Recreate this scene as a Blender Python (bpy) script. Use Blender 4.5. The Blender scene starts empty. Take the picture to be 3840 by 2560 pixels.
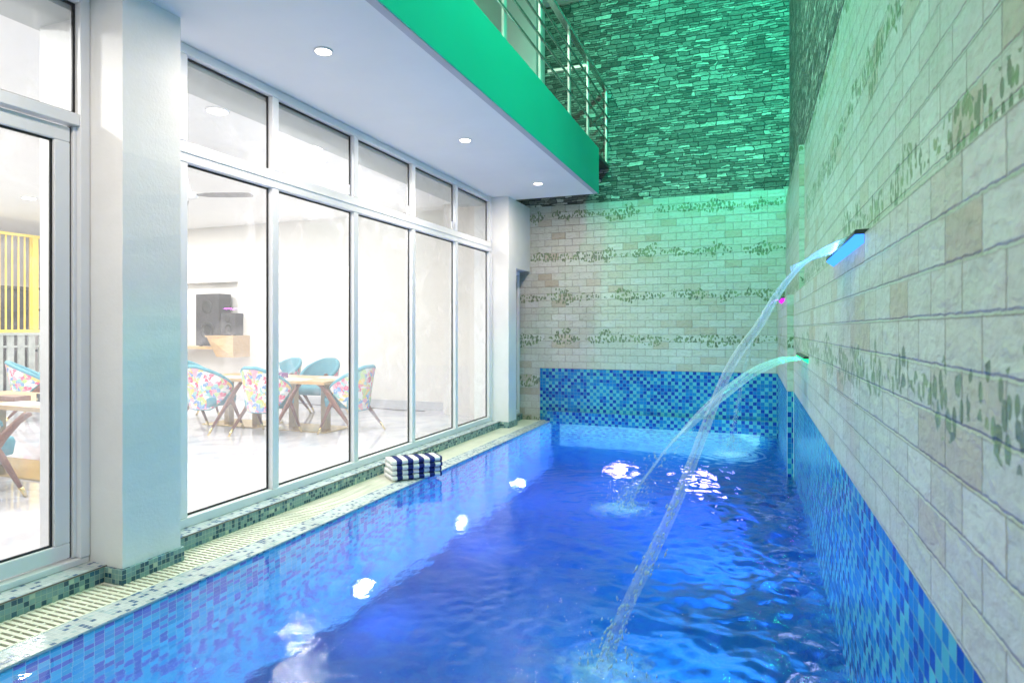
import bpy, math, random
import numpy as np
from mathutils import Vector, Matrix
random.seed(7)
R = math.radians
scene = bpy.context.scene
COL = scene.collection

# ------------------------------------------------------------------ camera
cam_d = bpy.data.cameras.new("camera")
cam_d.sensor_width = 36.0
cam_d.lens = 36.0 * 2343.0 / 3840.0
cam_d.shift_y = -46.0 / 3840.0
cam_d.clip_start = 0.02
cam_d.clip_end = 200
cam_d.dof.use_dof = True
cam_d.dof.focus_distance = 6.0
cam_d.dof.aperture_fstop = 4.5
cam = bpy.data.objects.new("camera", cam_d)
COL.objects.link(cam)
cam.location = (0, 0, 1.375)
cam.rotation_euler = (R(90), 0, 0.3680)
scene.camera = cam

# ------------------------------------------------------------------ world (night, even pale green fill from all sides)
w = bpy.data.worlds.new("World")
scene.world = w
w.use_nodes = True
w.node_tree.nodes["Background"].inputs[0].default_value = (0.58, 0.82, 0.74, 1)
w.node_tree.nodes["Background"].inputs[1].default_value = 0.54

scene.view_settings.view_transform = 'Standard'
scene.view_settings.look = 'None'
scene.view_settings.exposure = 0.04
scene.view_settings.gamma = 1.0
scene.render.engine = 'CYCLES'
cy = scene.cycles
cy.max_bounces = 14
cy.diffuse_bounces = 4
cy.glossy_bounces = 5
cy.transmission_bounces = 10
cy.transparent_max_bounces = 16
cy.volume_bounces = 0
cy.caustics_refractive = True
cy.caustics_reflective = False
cy.blur_glossy = 1.0
cy.sample_clamp_indirect = 6.0
cy.use_denoising = True

# ------------------------------------------------------------------ lamps
def area(name, loc, target, size, power, color, shape='DISK', size_y=None, spread=180):
    d = bpy.data.lights.new(name, 'AREA')
    d.shape = shape
    d.size = size
    if size_y:
        d.size_y = size_y
    d.energy = power
    d.color = color
    d.spread = R(spread)
    o = bpy.data.objects.new(name, d)
    COL.objects.link(o)
    o.location = loc
    v = Vector(target) - Vector(loc)
    o.rotation_euler = v.to_track_quat('-Z', 'Y').to_euler()
    return o

def spot(name, loc, target, power, color, angle, blend=0.5, radius=0.1):
    d = bpy.data.lights.new(name, 'SPOT')
    d.energy = power
    d.color = color
    d.spot_size = R(angle)
    d.spot_blend = blend
    d.shadow_soft_size = radius
    o = bpy.data.objects.new(name, d)
    COL.objects.link(o)
    o.location = loc
    v = Vector(target) - Vector(loc)
    o.rotation_euler = v.to_track_quat('-Z', 'Y').to_euler()
    return o

GREEN = (0.0, 1.0, 0.56)
spot("green_flood_light", (0.25, 4.2, 6.4), (-0.15, 9.0, 5.4), 1700, GREEN, 70, 0.85, 0.15)
spot("green_fill_light", (-1.5, 3.2, 7.1), (0.45, 4.6, 3.4), 1700, (0.10, 1.0, 0.58), 112, 0.9, 0.3)  # added fill, puts green spill on the right wall
spot("green_wash_light", (0.3, 4.6, 6.4), (-2.0, 4.7, 3.4), 440, GREEN, 120, 0.9, 0.25)

# ------------------------------------------------------------------ mesh helpers
class MB:
    def __init__(self):
        self.v = []; self.f = []; self.uv = []; self.sm = []
    def add(self, vs, fs, smooth=False, uvs=None):
        b = len(self.v)
        vs = [Vector(p) for p in vs]
        self.v += vs
        for f in fs:
            self.f.append([b + i for i in f])
            self.sm.append(smooth)
            if uvs is not None:
                self.uv.append([uvs[i] for i in f])
            else:
                n = Vector((0, 0, 0))
                for i in range(len(f)):
                    a = vs[f[i]]; c = vs[f[(i + 1) % len(f)]]
                    n += a.cross(c)
                ax = max(range(3), key=lambda k: abs(n[k]))
                pr = [(1, 2), (0, 2), (0, 1)][ax]
                self.uv.append([(vs[i][pr[0]], vs[i][pr[1]]) for i in f])
        return self
    def box(self, x0, x1, y0, y1, z0, z1):
        vs = [(x0, y0, z0), (x1, y0, z0), (x1, y1, z0), (x0, y1, z0), (x0, y0, z1), (x1, y0, z1), (x1, y1, z1), (x0, y1, z1)]
        return self.add(vs, [(0, 3, 2, 1), (4, 5, 6, 7), (0, 1, 5, 4), (1, 2, 6, 5), (2, 3, 7, 6), (3, 0, 4, 7)])
    def obox(self, c, ex, ey, ez):
        c = Vector(c); ex = Vector(ex); ey = Vector(ey); ez = Vector(ez)
        vs = [c + sx * ex + sy * ey + sz * ez for sz in (-1, 1) for sx, sy in ((-1, -1), (1, -1), (1, 1), (-1, 1))]
        return self.add(vs, [(0, 3, 2, 1), (4, 5, 6, 7), (0, 1, 5, 4), (1, 2, 6, 5), (2, 3, 7, 6), (3, 0, 4, 7)])
    def bar(self, a, b, w, h, up=(0, 0, 1)):
        a = Vector(a); b = Vector(b); d = b - a
        s = d.cross(Vector(up)).normalized(); u = s.cross(d).normalized()
        return self.obox((a + b) / 2, d / 2, s * w / 2, u * h / 2)
    def loft(self, rings, smooth=True, cap=True, closed=True):
        n = len(rings[0]); vs = [p for r in rings for p in r]; fs = []
        m = n if closed else n - 1
        for i in range(len(rings) - 1):
            for j in range(m):
                k = (j + 1) % n
                fs.append((i * n + j, i * n + k, (i + 1) * n + k, (i + 1) * n + j))
        if cap and closed:
            fs.append(tuple(range(n - 1, -1, -1)))
            fs.append(tuple((len(rings) - 1) * n + j for j in range(n)))
        return self.add(vs, fs, smooth)
    def tube(self, pts, rad, n=10, cap=True):
        rings = []
        pts = [Vector(p) for p in pts]
        if not isinstance(rad, (list, tuple)): rad = [rad] * len(pts)
        for i, p in enumerate(pts):
            d = (pts[min(i + 1, len(pts) - 1)] - pts[max(i - 1, 0)]).normalized()
            s = d.cross(Vector((0, 0, 1)) if abs(d.z) < 0.9 else Vector((0, 1, 0))).normalized(); u = s.cross(d)
            rings.append([p + rad[i] * (math.cos(2 * math.pi * k / n) * s + math.sin(2 * math.pi * k / n) * u) for k in range(n)])
        return self.loft(rings, True, cap)
    def lathe(self, c, prof, n=24, axis='z'):
        c = Vector(c); rings = []
        for r, h in prof:
            ring = []
            for k in range(n):
                a = 2 * math.pi * k / n
                q = (r * math.cos(a), r * math.sin(a), h)
                if axis == 'x': q = (h, q[0], q[1])
                if axis == 'y': q = (q[0], -h, q[1])
                ring.append(c + Vector(q))
            rings.append(ring)
        return self.loft(rings, True, True)
    def build(self, name, mat, parent=None, bevel=0, **props):
        me = bpy.data.meshes.new(name)
        me.from_pydata([tuple(p) for p in self.v], [], self.f)
        uvl = me.uv_layers.new(name="UVMap")
        flat = [c for f in self.uv for q in f for c in q]
        uvl.data.foreach_set("uv", flat)
        me.polygons.foreach_set("use_smooth", self.sm)
        me.materials.append(mat)
        me.update()
        o = bpy.data.objects.new(name, me)
        COL.objects.link(o)
        if parent is not None: o.parent = parent
        if bevel:
            m = o.modifiers.new("bevel", 'BEVEL'); m.width = bevel; m.segments = 2; m.limit_method = 'ANGLE'
        for k, v in props.items(): o[k] = v
        return o

def tag(o, label, cat, group=None, kind=None):
    if label: o['label'] = label
    if cat: o['category'] = cat
    if group: o['group'] = group
    if kind: o['kind'] = kind
    return o

def thing(name, label, cat, loc=(0, 0, 0), rz=0, group=None):
    o = bpy.data.objects.new(name, None)
    o.empty_display_size = 0.1
    COL.objects.link(o)
    o.location = loc
    o.rotation_euler = (0, 0, rz)
    return tag(o, label, cat, group)

def copy_tree(o, parent=None):
    c = o.copy(); COL.objects.link(c)
    if parent is not None: c.parent = parent
    for ch in [x for x in o.children]:
        copy_tree(ch, c)
    return c

# ------------------------------------------------------------------ material helpers
class NT:
    def __init__(self, name):
        self.m = bpy.data.materials.new(name); self.m.use_nodes = True
        self.t = self.m.node_tree; self.n = self.t.nodes; self.l = self.t.links
        self.out = self.n["Material Output"]; self.p = self.n["Principled BSDF"]
    def new(self, typ, **kw):
        x = self.n.new(typ)
        for k, v in kw.items(): setattr(x, k, v)
        return x
    def link(self, a, b): self.l.new(a, b)
    def val(self, sock, v):
        if hasattr(v, 'is_output') or isinstance(v, bpy.types.NodeSocket): self.l.new(v, sock)
        else: sock.default_value = v
    def math(self, op, a, b=0.0, c=None, clamp=False):
        x = self.new('ShaderNodeMath', operation=op, use_clamp=clamp)
        self.val(x.inputs[0], a); self.val(x.inputs[1], b)
        if c is not None: self.val(x.inputs[2], c)
        return x.outputs[0]
    def mix(self, f, a, b, mode='MIX'):
        x = self.new('ShaderNodeMix', data_type='RGBA', blend_type=mode)
        self.val(x.inputs[0], f)
        for s, v in ((6, a), (7, b)):
            if isinstance(v, tuple) and len(v) == 3: v = v + (1,)
            self.val(x.inputs[s], v)
        return x.outputs[2]
    def noise(self, vec, scale, detail=3, rough=0.5, dist=0.0):
        x = self.new('ShaderNodeTexNoise')
        if vec is not None: self.link(vec, x.inputs['Vector'])
        x.inputs['Scale'].default_value = scale; x.inputs['Detail'].default_value = detail
        x.inputs['Roughness'].default_value = rough; x.inputs['Distortion'].default_value = dist
        return x
    def ramp(self, fac, stops, interp='LINEAR'):
        x = self.new('ShaderNodeValToRGB'); cr = x.color_ramp; cr.interpolation = interp
        while len(cr.elements) > 1: cr.elements.remove(cr.elements[-1])
        for i, (p, c) in enumerate(stops):
            e = cr.elements[0] if i == 0 else cr.elements.new(p)
            e.position = p; e.color = c + (1,) if len(c) == 3 else c
        self.link(fac, x.inputs[0]); return x.outputs[0]
    def bump(self, h, strength, dist=0.01, normal=None):
        x = self.new('ShaderNodeBump'); self.link(h, x.inputs['Height'])
        x.inputs['Strength'].default_value = strength; x.inputs['Distance'].default_value = dist
        if normal is not None: self.link(normal, x.inputs['Normal'])
        return x.outputs[0]
    def uv(self):
        return self.new('ShaderNodeUVMap').outputs[0]
    def obj(self):
        return self.new('ShaderNodeTexCoord').outputs['Object']
    def mapping(self, vec, loc=(0, 0, 0), rot=(0, 0, 0), scale=(1, 1, 1)):
        x = self.new('ShaderNodeMapping'); self.link(vec, x.inputs[0])
        x.inputs[1].default_value = loc; x.inputs[2].default_value = rot; x.inputs[3].default_value = scale
        return x.outputs[0]
    def set(self, **kw):
        for k, v in kw.items():
            self.val(self.p.inputs[k.replace('_', ' ')], v if not (isinstance(v, tuple) and len(v) == 3) else v + (1,))
        return self.m

def paint(name, col, rough=0.5, var=0.06, scale=3.0, metallic=0.0, bump=0.0, **kw):
    t = NT(name); o = t.obj()
    n = t.noise(o, scale, 5, 0.6)
    lo = tuple(c * (1 - var) for c in col); hi = tuple(min(1, c * (1 + var)) for c in col)
    c = t.ramp(n.outputs[0], [(0.3, lo), (0.7, hi)])
    r = t.math('MULTIPLY_ADD', t.noise(o, scale * 4, 4).outputs[0], 0.15, rough - 0.07)
    t.set(Base_Color=c, Roughness=r, Metallic=metallic, **kw)
    if bump:
        t.link(t.bump(t.noise(o, 60, 4).outputs[0], bump, 0.003), t.p.inputs['Normal'])
    return t.m

def mosaic(name, pitch, cols, grout, rough=0.15, gw=0.055, voff=0.0, checker=False):
    t = NT(name)
    uv = t.mapping(t.uv(), loc=(0, -voff / pitch, 0), scale=(1 / pitch, 1 / pitch, 1))
    sep = t.new('ShaderNodeSeparateXYZ'); t.link(uv, sep.inputs[0])
    fx = t.math('FLOOR', sep.outputs[0]); fy = t.math('FLOOR', sep.outputs[1])
    cmb = t.new('ShaderNodeCombineXYZ'); t.link(fx, cmb.inputs[0]); t.link(fy, cmb.inputs[1])
    wn = t.new('ShaderNodeTexWhiteNoise', noise_dimensions='2D'); t.link(cmb.outputs[0], wn.inputs['Vector'])
    if checker:
        par = t.math('FRACT', t.math('MULTIPLY', t.math('ADD', fx, fy), 0.5))
        c = t.ramp(t.math('MULTIPLY_ADD', wn.outputs['Value'], 0.6, t.math('MULTIPLY', par, 0.8)), cols, 'CONSTANT')
    else:
        c = t.ramp(wn.outputs['Value'], cols, 'CONSTANT')
    cm2 = t.new('ShaderNodeCombineXYZ'); t.link(fy, cm2.inputs[0]); t.link(fx, cm2.inputs[1])
    wn2 = t.new('ShaderNodeTexWhiteNoise', noise_dimensions='2D'); t.link(cm2.outputs[0], wn2.inputs['Vector'])
    c = t.mix(t.math('MULTIPLY', wn2.outputs['Value'], 0.22), c, (0.02, 0.05, 0.12))
    def edge(s):
        f = t.math('FRACT', s); return t.math('MINIMUM', f, t.math('SUBTRACT', 1.0, f))
    e = t.math('MINIMUM', edge(sep.outputs[0]), edge(sep.outputs[1]))
    g = t.math('LESS_THAN', e, gw)
    stain = t.noise(t.uv(), 2.5, 5)
    gc = t.mix(stain.outputs[0], grout, tuple(x * 0.6 for x in grout))
    c = t.mix(g, c, gc)
    h = t.math('MULTIPLY', t.math('MINIMUM', e, gw * 2), 1 / (gw * 2))
    h2 = t.math('MULTIPLY_ADD', wn2.outputs['Value'], 0.25, h)
    ro = t.math('MULTIPLY_ADD', g, 0.5, rough)
    t.set(Base_Color=c, Roughness=ro)
    t.link(t.bump(h2, 0.5, 0.0015), t.p.inputs['Normal'])
    if checker: t.p.inputs['Specular IOR Level'].default_value = 0.28
    if rough >= 0.5: t.p.inputs['Specular IOR Level'].default_value = 0.06   # glaze under water hardly reflects
    return t.m

POOLC = [(0.0, (0.09, 0.43, 0.52)), (0.38, (0.012, 0.19, 0.50)), (0.70, (0.004, 0.045, 0.36))]
M = {}
M['mosaic_blue'] = mosaic('mosaic_blue', 0.0487, POOLC, (0.16, 0.38, 0.48), 0.22, 0.026, 0.78625, True)
M['mosaic_painted_light'] = mosaic('mosaic_painted_light', 0.0487, [(0.0, (0.42, 0.80, 0.78)), (0.45, (0.30, 0.45, 0.70)), (0.72, (0.36, 0.70, 0.74))], (0.6, 0.75, 0.78), 0.15, 0.03, 0.78625)  # tile colours lightened to paint the bright zone under the waterline
M['mosaic_side'] = mosaic('mosaic_side', 0.0487, [(0.0, (0.17, 0.56, 0.70)), (0.45, (0.27, 0.23, 0.54)), (0.80, (0.12, 0.44, 0.64))], (0.60, 0.75, 0.80), 0.5, 0.03, 0.78625)
M['mosaic_floor'] = mosaic('mosaic_floor', 0.0487, [(0.0, (0.02, 0.22, 0.52)), (0.4, (0.02, 0.12, 0.46)), (0.7, (0.04, 0.28, 0.54))], (0.08, 0.25, 0.52), 0.5, 0.03)
M['mosaic_coping'] = mosaic('mosaic_coping', 0.0270, [(0.0, (0.55, 0.62, 0.64)), (0.62, (0.10, 0.17, 0.30)), (0.80, (0.40, 0.52, 0.56))], (0.62, 0.66, 0.64), 0.2, 0.06)
M['mosaic_skirting'] = mosaic('mosaic_skirting', 0.0270, [(0.0, (0.22, 0.38, 0.38)), (0.60, (0.02, 0.09, 0.14)), (0.84, (0.06, 0.17, 0.24)), (0.95, (0.5, 0.62, 0.5))], (0.40, 0.55, 0.48), 0.2, 0.055)

def brick_tile():
    t = NT('brick_print_tile'); uv = t.uv()
    wob = t.noise(uv, 44, 4, 0.62)
    sub = t.new('ShaderNodeVectorMath', operation='SUBTRACT'); t.link(wob.outputs['Color'], sub.inputs[0]); sub.inputs[1].default_value = (0.5, 0.5, 0.5)
    scl = t.new('ShaderNodeVectorMath', operation='SCALE'); t.link(sub.outputs[0], scl.inputs[0]); scl.inputs['Scale'].default_value = 0.013
    add = t.new('ShaderNodeVectorMath', operation='ADD'); t.link(uv, add.inputs[0]); t.link(scl.outputs[0], add.inputs[1])
    warped = t.mapping(add.outputs[0], loc=(0.03, -0.78625, 0))
    br = t.new('ShaderNodeTexBrick'); t.link(warped, br.inputs['Vector'])
    br.offset = 0.5; br.inputs['Scale'].default_value = 1.0
    br.inputs['Color1'].default_value = (1, 1, 1, 1); br.inputs['Color2'].default_value = (0, 0, 0, 1); br.inputs['Mortar'].default_value = (0.5, 0.5, 0.5, 1)
    br.inputs['Mortar Size'].default_value = 0.0035; br.inputs['Mortar Smooth'].default_value = 0.7; br.inputs['Bias'].default_value = 0.0
    br.inputs['Brick Width'].default_value = 0.215; br.inputs['Row Height'].default_value = 0.10167
    gray = t.new('ShaderNodeRGBToBW'); t.link(br.outputs['Color'], gray.inputs[0])
    c = t.ramp(gray.outputs[0], [(0.0, (0.42, 0.37, 0.30)), (0.08, (0.48, 0.44, 0.37)), (0.16, (0.50, 0.515, 0.465)), (0.7, (0.53, 0.55, 0.52)), (1.0, (0.59, 0.61, 0.59))])
    n1 = t.noise(t.mapping(uv, scale=(1, 2.2, 1)), 22, 6, 0.62, 0.6)
    c = t.mix(0.55, c, t.ramp(n1.outputs[0], [(0.25, (0.42, 0.38, 0.34)), (0.5, (1, 1, 1)), (0.75, (1.0, 1.0, 1.0))]), 'MULTIPLY')
    c = t.mix(t.math('MULTIPLY', br.outputs['Fac'], 0.50), c, (0.24, 0.20, 0.18))
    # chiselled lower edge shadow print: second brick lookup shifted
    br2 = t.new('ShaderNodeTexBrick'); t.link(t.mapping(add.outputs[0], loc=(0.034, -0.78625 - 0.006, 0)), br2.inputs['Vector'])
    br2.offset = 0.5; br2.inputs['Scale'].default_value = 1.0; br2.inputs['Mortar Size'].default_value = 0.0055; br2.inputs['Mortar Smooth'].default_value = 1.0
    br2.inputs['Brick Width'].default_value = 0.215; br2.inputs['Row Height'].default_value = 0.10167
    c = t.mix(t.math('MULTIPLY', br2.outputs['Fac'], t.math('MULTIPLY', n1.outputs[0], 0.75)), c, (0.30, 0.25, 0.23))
    # ivy print in every second tile row
    sep = t.new('ShaderNodeSeparateXYZ'); t.link(uv, sep.inputs[0])
    rowf = t.math('MULTIPLY', t.math('SUBTRACT', sep.outputs[1], 0.78625), 1 / 0.305)
    par = t.math('GREATER_THAN', t.math('FRACT', t.math('MULTIPLY', rowf, 0.5)), 0.5)
    fr = t.math('FRACT', rowf)
    band = t.math('SUBTRACT', 1.0, t.math('MULTIPLY', t.math('ABSOLUTE', t.math('SUBTRACT', fr, 0.47)), 2.1))
    clus = t.noise(t.mapping(uv, scale=(1, 1.0, 1)), 3.2, 1.0)
    clus2 = t.noise(uv, 15, 1)
    dens = t.math('MULTIPLY_ADD', clus.outputs[0], 1.5, t.math('MULTIPLY', clus2.outputs[0], 0.55))
    dens = t.math('ADD', dens, t.math('MULTIPLY', band, 0.62))
    allow = t.math('MULTIPLY', par, t.math('GREATER_THAN', dens, 1.43))
    def leaf(rot, sc, sx, thr):
        v = t.mapping(uv, rot=(0, 0, rot), scale=(sc * sx, sc, 1))
        vo = t.new('ShaderNodeTexVoronoi', feature='F1', voronoi_dimensions='2D'); t.link(v, vo.inputs['Vector']); vo.inputs['Scale'].default_value = 1.0
        sepc = t.new('ShaderNodeSeparateColor'); t.link(vo.outputs['Color'], sepc.inputs[0])
        return t.math('MULTIPLY', t.math('LESS_THAN', vo.outputs['Distance'], thr), t.math('GREATER_THAN', sepc.outputs[0], 0.50)), sepc.outputs[1]
    l1, c1 = leaf(0.5, 15, 1.8, 0.38); l2, c2 = leaf(-0.9, 17, 1.75, 0.36); l3, c3 = leaf(1.5, 18, 1.7, 0.35)
    lm = t.math('MULTIPLY', t.math('MAXIMUM', t.math('MAXIMUM', l1, l2), l3), allow)
    lc = t.ramp(c1, [(0.0, (0.035, 0.09, 0.035)), (0.5, (0.08, 0.17, 0.06)), (1.0, (0.16, 0.26, 0.10))])
    c = t.mix(t.math('MULTIPLY', lm, t.math('MULTIPLY_ADD', n1.outputs[0], 0.6, 0.58)), c, lc)
    # tile joints
    def joint(s, per, off, wdt):
        f = t.math('FRACT', t.math('MULTIPLY', t.math('SUBTRACT', s, off), 1 / per))
        return t.math('LESS_THAN', t.math('MINIMUM', f, t.math('SUBTRACT', 1.0, f)), wdt / per)
    j = t.math('MAXIMUM', joint(sep.outputs[1], 0.305, 0.78625, 0.0013), joint(sep.outputs[0], 0.455, 0.11, 0.0011))
    c = t.mix(t.math('MULTIPLY', j, 0.8), c, (0.12, 0.10, 0.10))
    tint = t.noise(t.mapping(uv, scale=(1, 1.3, 1)), 6.5, 5, 0.6, 0.7)
    c = t.mix(0.45, c, t.ramp(tint.outputs['Color'], [(0.36, (0.66, 0.72, 0.60)), (0.5, (0.93, 0.93, 0.90)), (0.64, (0.86, 0.77, 0.77))]), 'MULTIPLY')
    big = t.noise(uv, 0.8, 3)
    c = t.mix(t.math('MULTIPLY', big.outputs[0], 0.25), c, (0.45, 0.40, 0.34))
    n2 = t.noise(t.mapping(uv, scale=(1, 1.6, 1)), 24, 6, 0.62, 0.8)
    n3 = t.noise(t.mapping(uv, scale=(1, 1.9, 1)), 7, 3, 0.5, 0.6)
    h = t.math('ADD', t.math('MULTIPLY', t.math('SUBTRACT', 1.0, br2.outputs['Fac']), 0.7), t.math('ADD', t.math('MULTIPLY', n2.outputs[0], 0.8), t.math('MULTIPLY', n3.outputs[0], 1.6)))
    t.set(Base_Color=c, Roughness=0.36)
    t.link(t.bump(h, 0.8, 0.007), t.p.inputs['Normal'])
    return t.m
M['brick_tile'] = brick_tile()

def ledger():
    t = NT('ledger_stone'); uv = t.uv()
    wob = t.noise(t.mapping(uv, scale=(1, 1.6, 1)), 6.5, 3)
    sub = t.new('ShaderNodeVectorMath', operation='SUBTRACT'); t.link(wob.outputs['Color'], sub.inputs[0]); sub.inputs[1].default_value = (0.5, 0.5, 0.5)
    scl = t.new('ShaderNodeVectorMath', operation='MULTIPLY'); t.link(sub.outputs[0], scl.inputs[0]); scl.inputs[1].default_value = (0.12, 0.050, 0)
    add = t.new('ShaderNodeVectorMath', operation='ADD'); t.link(uv, add.inputs[0]); t.link(scl.outputs[0], add.inputs[1])
    def brick(wd, ht, off, ms, loc):
        b = t.new('ShaderNodeTexBrick'); t.link(t.mapping(add.outputs[0], loc=loc), b.inputs['Vector']); b.offset = off
        b.offset_frequency = 2; b.squash = 0.6; b.squash_frequency = 3
        b.inputs['Scale'].default_value = 1.0; b.inputs['Mortar Size'].default_value = ms; b.inputs['Mortar Smooth'].default_value = 0.6
        b.inputs['Brick Width'].default_value = wd; b.inputs['Row Height'].default_value = ht
        b.inputs['Color1'].default_value = (1, 1, 1, 1); b.inputs['Color2'].default_value = (0, 0, 0, 1); b.inputs['Mortar'].default_value = (0, 0, 0, 1)
        g = t.new('ShaderNodeRGBToBW'); t.link(b.outputs['Color'], g.inputs[0]); return g.outputs[0], b.outputs['Fac']
    a, af = brick(0.23, 0.064, 0.37, 0.006, (0, 0, 0)); b, bf = brick(0.17, 0.032, 0.43, 0.0045, (0.05, 0, 0))
    sel = t.math('GREATER_THAN', t.noise(t.mapping(uv, scale=(0.6, 1.6, 1)), 5, 1).outputs[0], 0.50)
    def pick(x, y):
        return t.math('ADD', t.math('MULTIPLY', x, t.math('SUBTRACT', 1.0, sel)), t.math('MULTIPLY', y, sel))
    g = pick(a, b); f = pick(af, bf)
    c = t.ramp(g, [(0.0, (0.065, 0.062, 0.055)), (0.4, (0.17, 0.16, 0.145)), (0.72, (0.28, 0.265, 0.24)), (0.92, (0.40, 0.385, 0.35)), (1.0, (0.62, 0.60, 0.54))])
    n1 = t.noise(t.mapping(uv, scale=(1, 3, 1)), 26, 6, 0.65, 0.8)
    c = t.mix(0.75, c, t.ramp(n1.outputs[0], [(0.34, (0.36, 0.36, 0.36)), (0.58, (1.2, 1.2, 1.2))]), 'MULTIPLY')
    c = t.mix(f, c, (0.022, 0.02, 0.02))
    h = t.math('ADD', t.math('MULTIPLY', t.math('SUBTRACT', 1.0, f), 0.8), t.math('ADD', t.math('MULTIPLY', n1.outputs[0], 0.8), t.math('MULTIPLY', g, 0.6)))
    t.set(Base_Color=c, Roughness=0.42)
    t.link(t.bump(h, 0.9, 0.012), t.p.inputs['Normal'])
    return t.m
M['ledger'] = ledger()

M['wall_white'] = paint('white_wall_paint', (0.80, 0.79, 0.77), 0.6, 0.03, 1.5, bump=0.12)
M['room_white'] = paint('dining_room_wall_paint', (0.72, 0.70, 0.67), 0.6, 0.03, 1.5, bump=0.08)
M['room_ceiling'] = paint('dining_room_ceiling_paint', (0.86, 0.86, 0.87), 0.6, 0.02, 1.5)
M['column_paint'] = paint('column_paint', (0.80, 0.80, 0.80), 0.55, 0.05, 2.2, bump=0.35)
M['soffit'] = paint('soffit_paint', (0.86, 0.86, 0.88), 0.6, 0.03, 1.2, bump=0.08)
M['fascia'] = paint('emerald_fascia', (0.01, 0.52, 0.38), 0.6, 0.05, 1.0, bump=0.2)  # fascia base colour is an even emerald green
M['upvc'] = paint('white_upvc', (0.78, 0.79, 0.82), 0.35, 0.03, 4)
M['gasket'] = paint('black_rubber_gasket', (0.012, 0.012, 0.014), 0.5, 0.1)
M['grate'] = paint('cream_plastic_grate', (0.74, 0.76, 0.64), 0.45, 0.08, 5)
M['gutter'] = paint('gutter_concrete', (0.10, 0.10, 0.08), 0.8, 0.3)
M['steel'] = paint('brushed_steel', (0.62, 0.62, 0.60), 0.24, 0.05, 6, metallic=1.0)
M['rail_paint'] = paint('cream_post_metal', (0.72, 0.70, 0.68), 0.35, 0.05, 6, metallic=0.3)
M['dark_metal'] = paint('dark_bracket_steel', (0.04, 0.05, 0.05), 0.5, 0.2)
M['brass'] = paint('brass', (0.80, 0.62, 0.28), 0.22, 0.08, 8, metallic=1.0)
M['teal'] = paint('teal_velvet', (0.10, 0.32, 0.40), 0.8, 0.12, 12, bump=0.2)
M['black_plastic'] = paint('black_speaker_vinyl', (0.028, 0.026, 0.032), 0.55, 0.3, 9, bump=0.3)
M['white_plastic'] = paint('white_plastic', (0.80, 0.80, 0.82), 0.4, 0.03)
M['pad'] = paint('pool_light_plastic', (0.72, 0.74, 0.80), 0.3, 0.04)
M['tissue'] = paint('tissue_paper', (0.85, 0.84, 0.86), 0.9, 0.03, 20)
M['paper'] = paint('paper', (0.74, 0.76, 0.80), 0.8, 0.03, 9)
M['yellow'] = paint('yellow_powder_coat', (0.85, 0.62, 0.08), 0.4, 0.08, 6)
M['steel_plate'] = paint('galvanised_panel', (0.42, 0.46, 0.44), 0.45, 0.2, 9, metallic=0.3)
M['cloth_grey'] = paint('grey_mauve_partition', (0.62, 0.57, 0.56), 0.7, 0.05)
M['box_purple'] = paint('purple_box_card', (0.20, 0.05, 0.22), 0.5, 0.1)
M['box_dark'] = paint('dark_green_box_card', (0.02, 0.03, 0.035), 0.5, 0.2)
M['navy_edge'] = paint('violet_bottle_cap', (0.20, 0.12, 0.55), 0.35, 0.1)
M['cable'] = paint('dark_cable', (0.05, 0.05, 0.05), 0.6, 0.1)

def wood(name, a, b, scale=3, rough=0.4):
    t = NT(name); o = t.obj()
    wv = t.new('ShaderNodeTexNoise'); t.link(t.mapping(o, scale=(scale, scale * 8, scale * 8)), wv.inputs['Vector'])
    wv.inputs['Scale'].default_value = 2.2; wv.inputs['Detail'].default_value = 6; wv.inputs['Distortion'].default_value = 0.7
    t.set(Base_Color=t.ramp(wv.outputs[0], [(0.3, a), (0.7, b)]), Roughness=rough)
    return t.m
M['walnut'] = wood('walnut_wood', (0.10, 0.035, 0.02), (0.24, 0.09, 0.05), 4, 0.35)
M['oak'] = wood('light_oak_veneer', (0.46, 0.28, 0.12), (0.60, 0.40, 0.20), 2, 0.35)

def floral():
    t = NT('floral_fabric'); o = t.obj()
    wob = t.noise(o, 9, 3)
    sub = t.new('ShaderNodeVectorMath', operation='SUBTRACT'); t.link(wob.outputs['Color'], sub.inputs[0]); sub.inputs[1].default_value = (0.5, 0.5, 0.5)
    scl = t.new('ShaderNodeVectorMath', operation='SCALE'); t.link(sub.outputs[0], scl.inputs[0]); scl.inputs['Scale'].default_value = 0.16
    add = t.new('ShaderNodeVectorMath', operation='ADD'); t.link(o, add.inputs[0]); t.link(scl.outputs[0], add.inputs[1])
    vo = t.new('ShaderNodeTexVoronoi', feature='F1'); t.link(add.outputs[0], vo.inputs['Vector']); vo.inputs['Scale'].default_value = 19
    sc = t.new('ShaderNodeSeparateColor'); t.link(vo.outputs['Color'], sc.inputs[0])
    c = t.ramp(sc.outputs[0], [(0.0, (0.72, 0.08, 0.20)), (0.14, (0.80, 0.35, 0.45)), (0.30, (0.12, 0.30, 0.60)), (0.44, (0.25, 0.55, 0.55)), (0.58, (0.85, 0.55, 0.10)), (0.70, (0.45, 0.62, 0.22)), (0.82, (0.78, 0.76, 0.75))], 'CONSTANT')
    c = t.mix(t.math('MULTIPLY', t.noise(add.outputs[0], 55, 2).outputs[0], 0.12), c, (0.80, 0.70, 0.72))
    m = t.math('LESS_THAN', vo.outputs['Distance'], 0.80)
    n = t.noise(add.outputs[0], 40, 3, 0.6, 2.0)
    m2 = t.math('MULTIPLY', m, t.math('GREATER_THAN', n.outputs[0], 0.40))
    c = t.mix(m2, (0.80, 0.78, 0.78), c)
    t.set(Base_Color=c, Roughness=0.8)
    return t.m
M['floral'] = floral()

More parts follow.
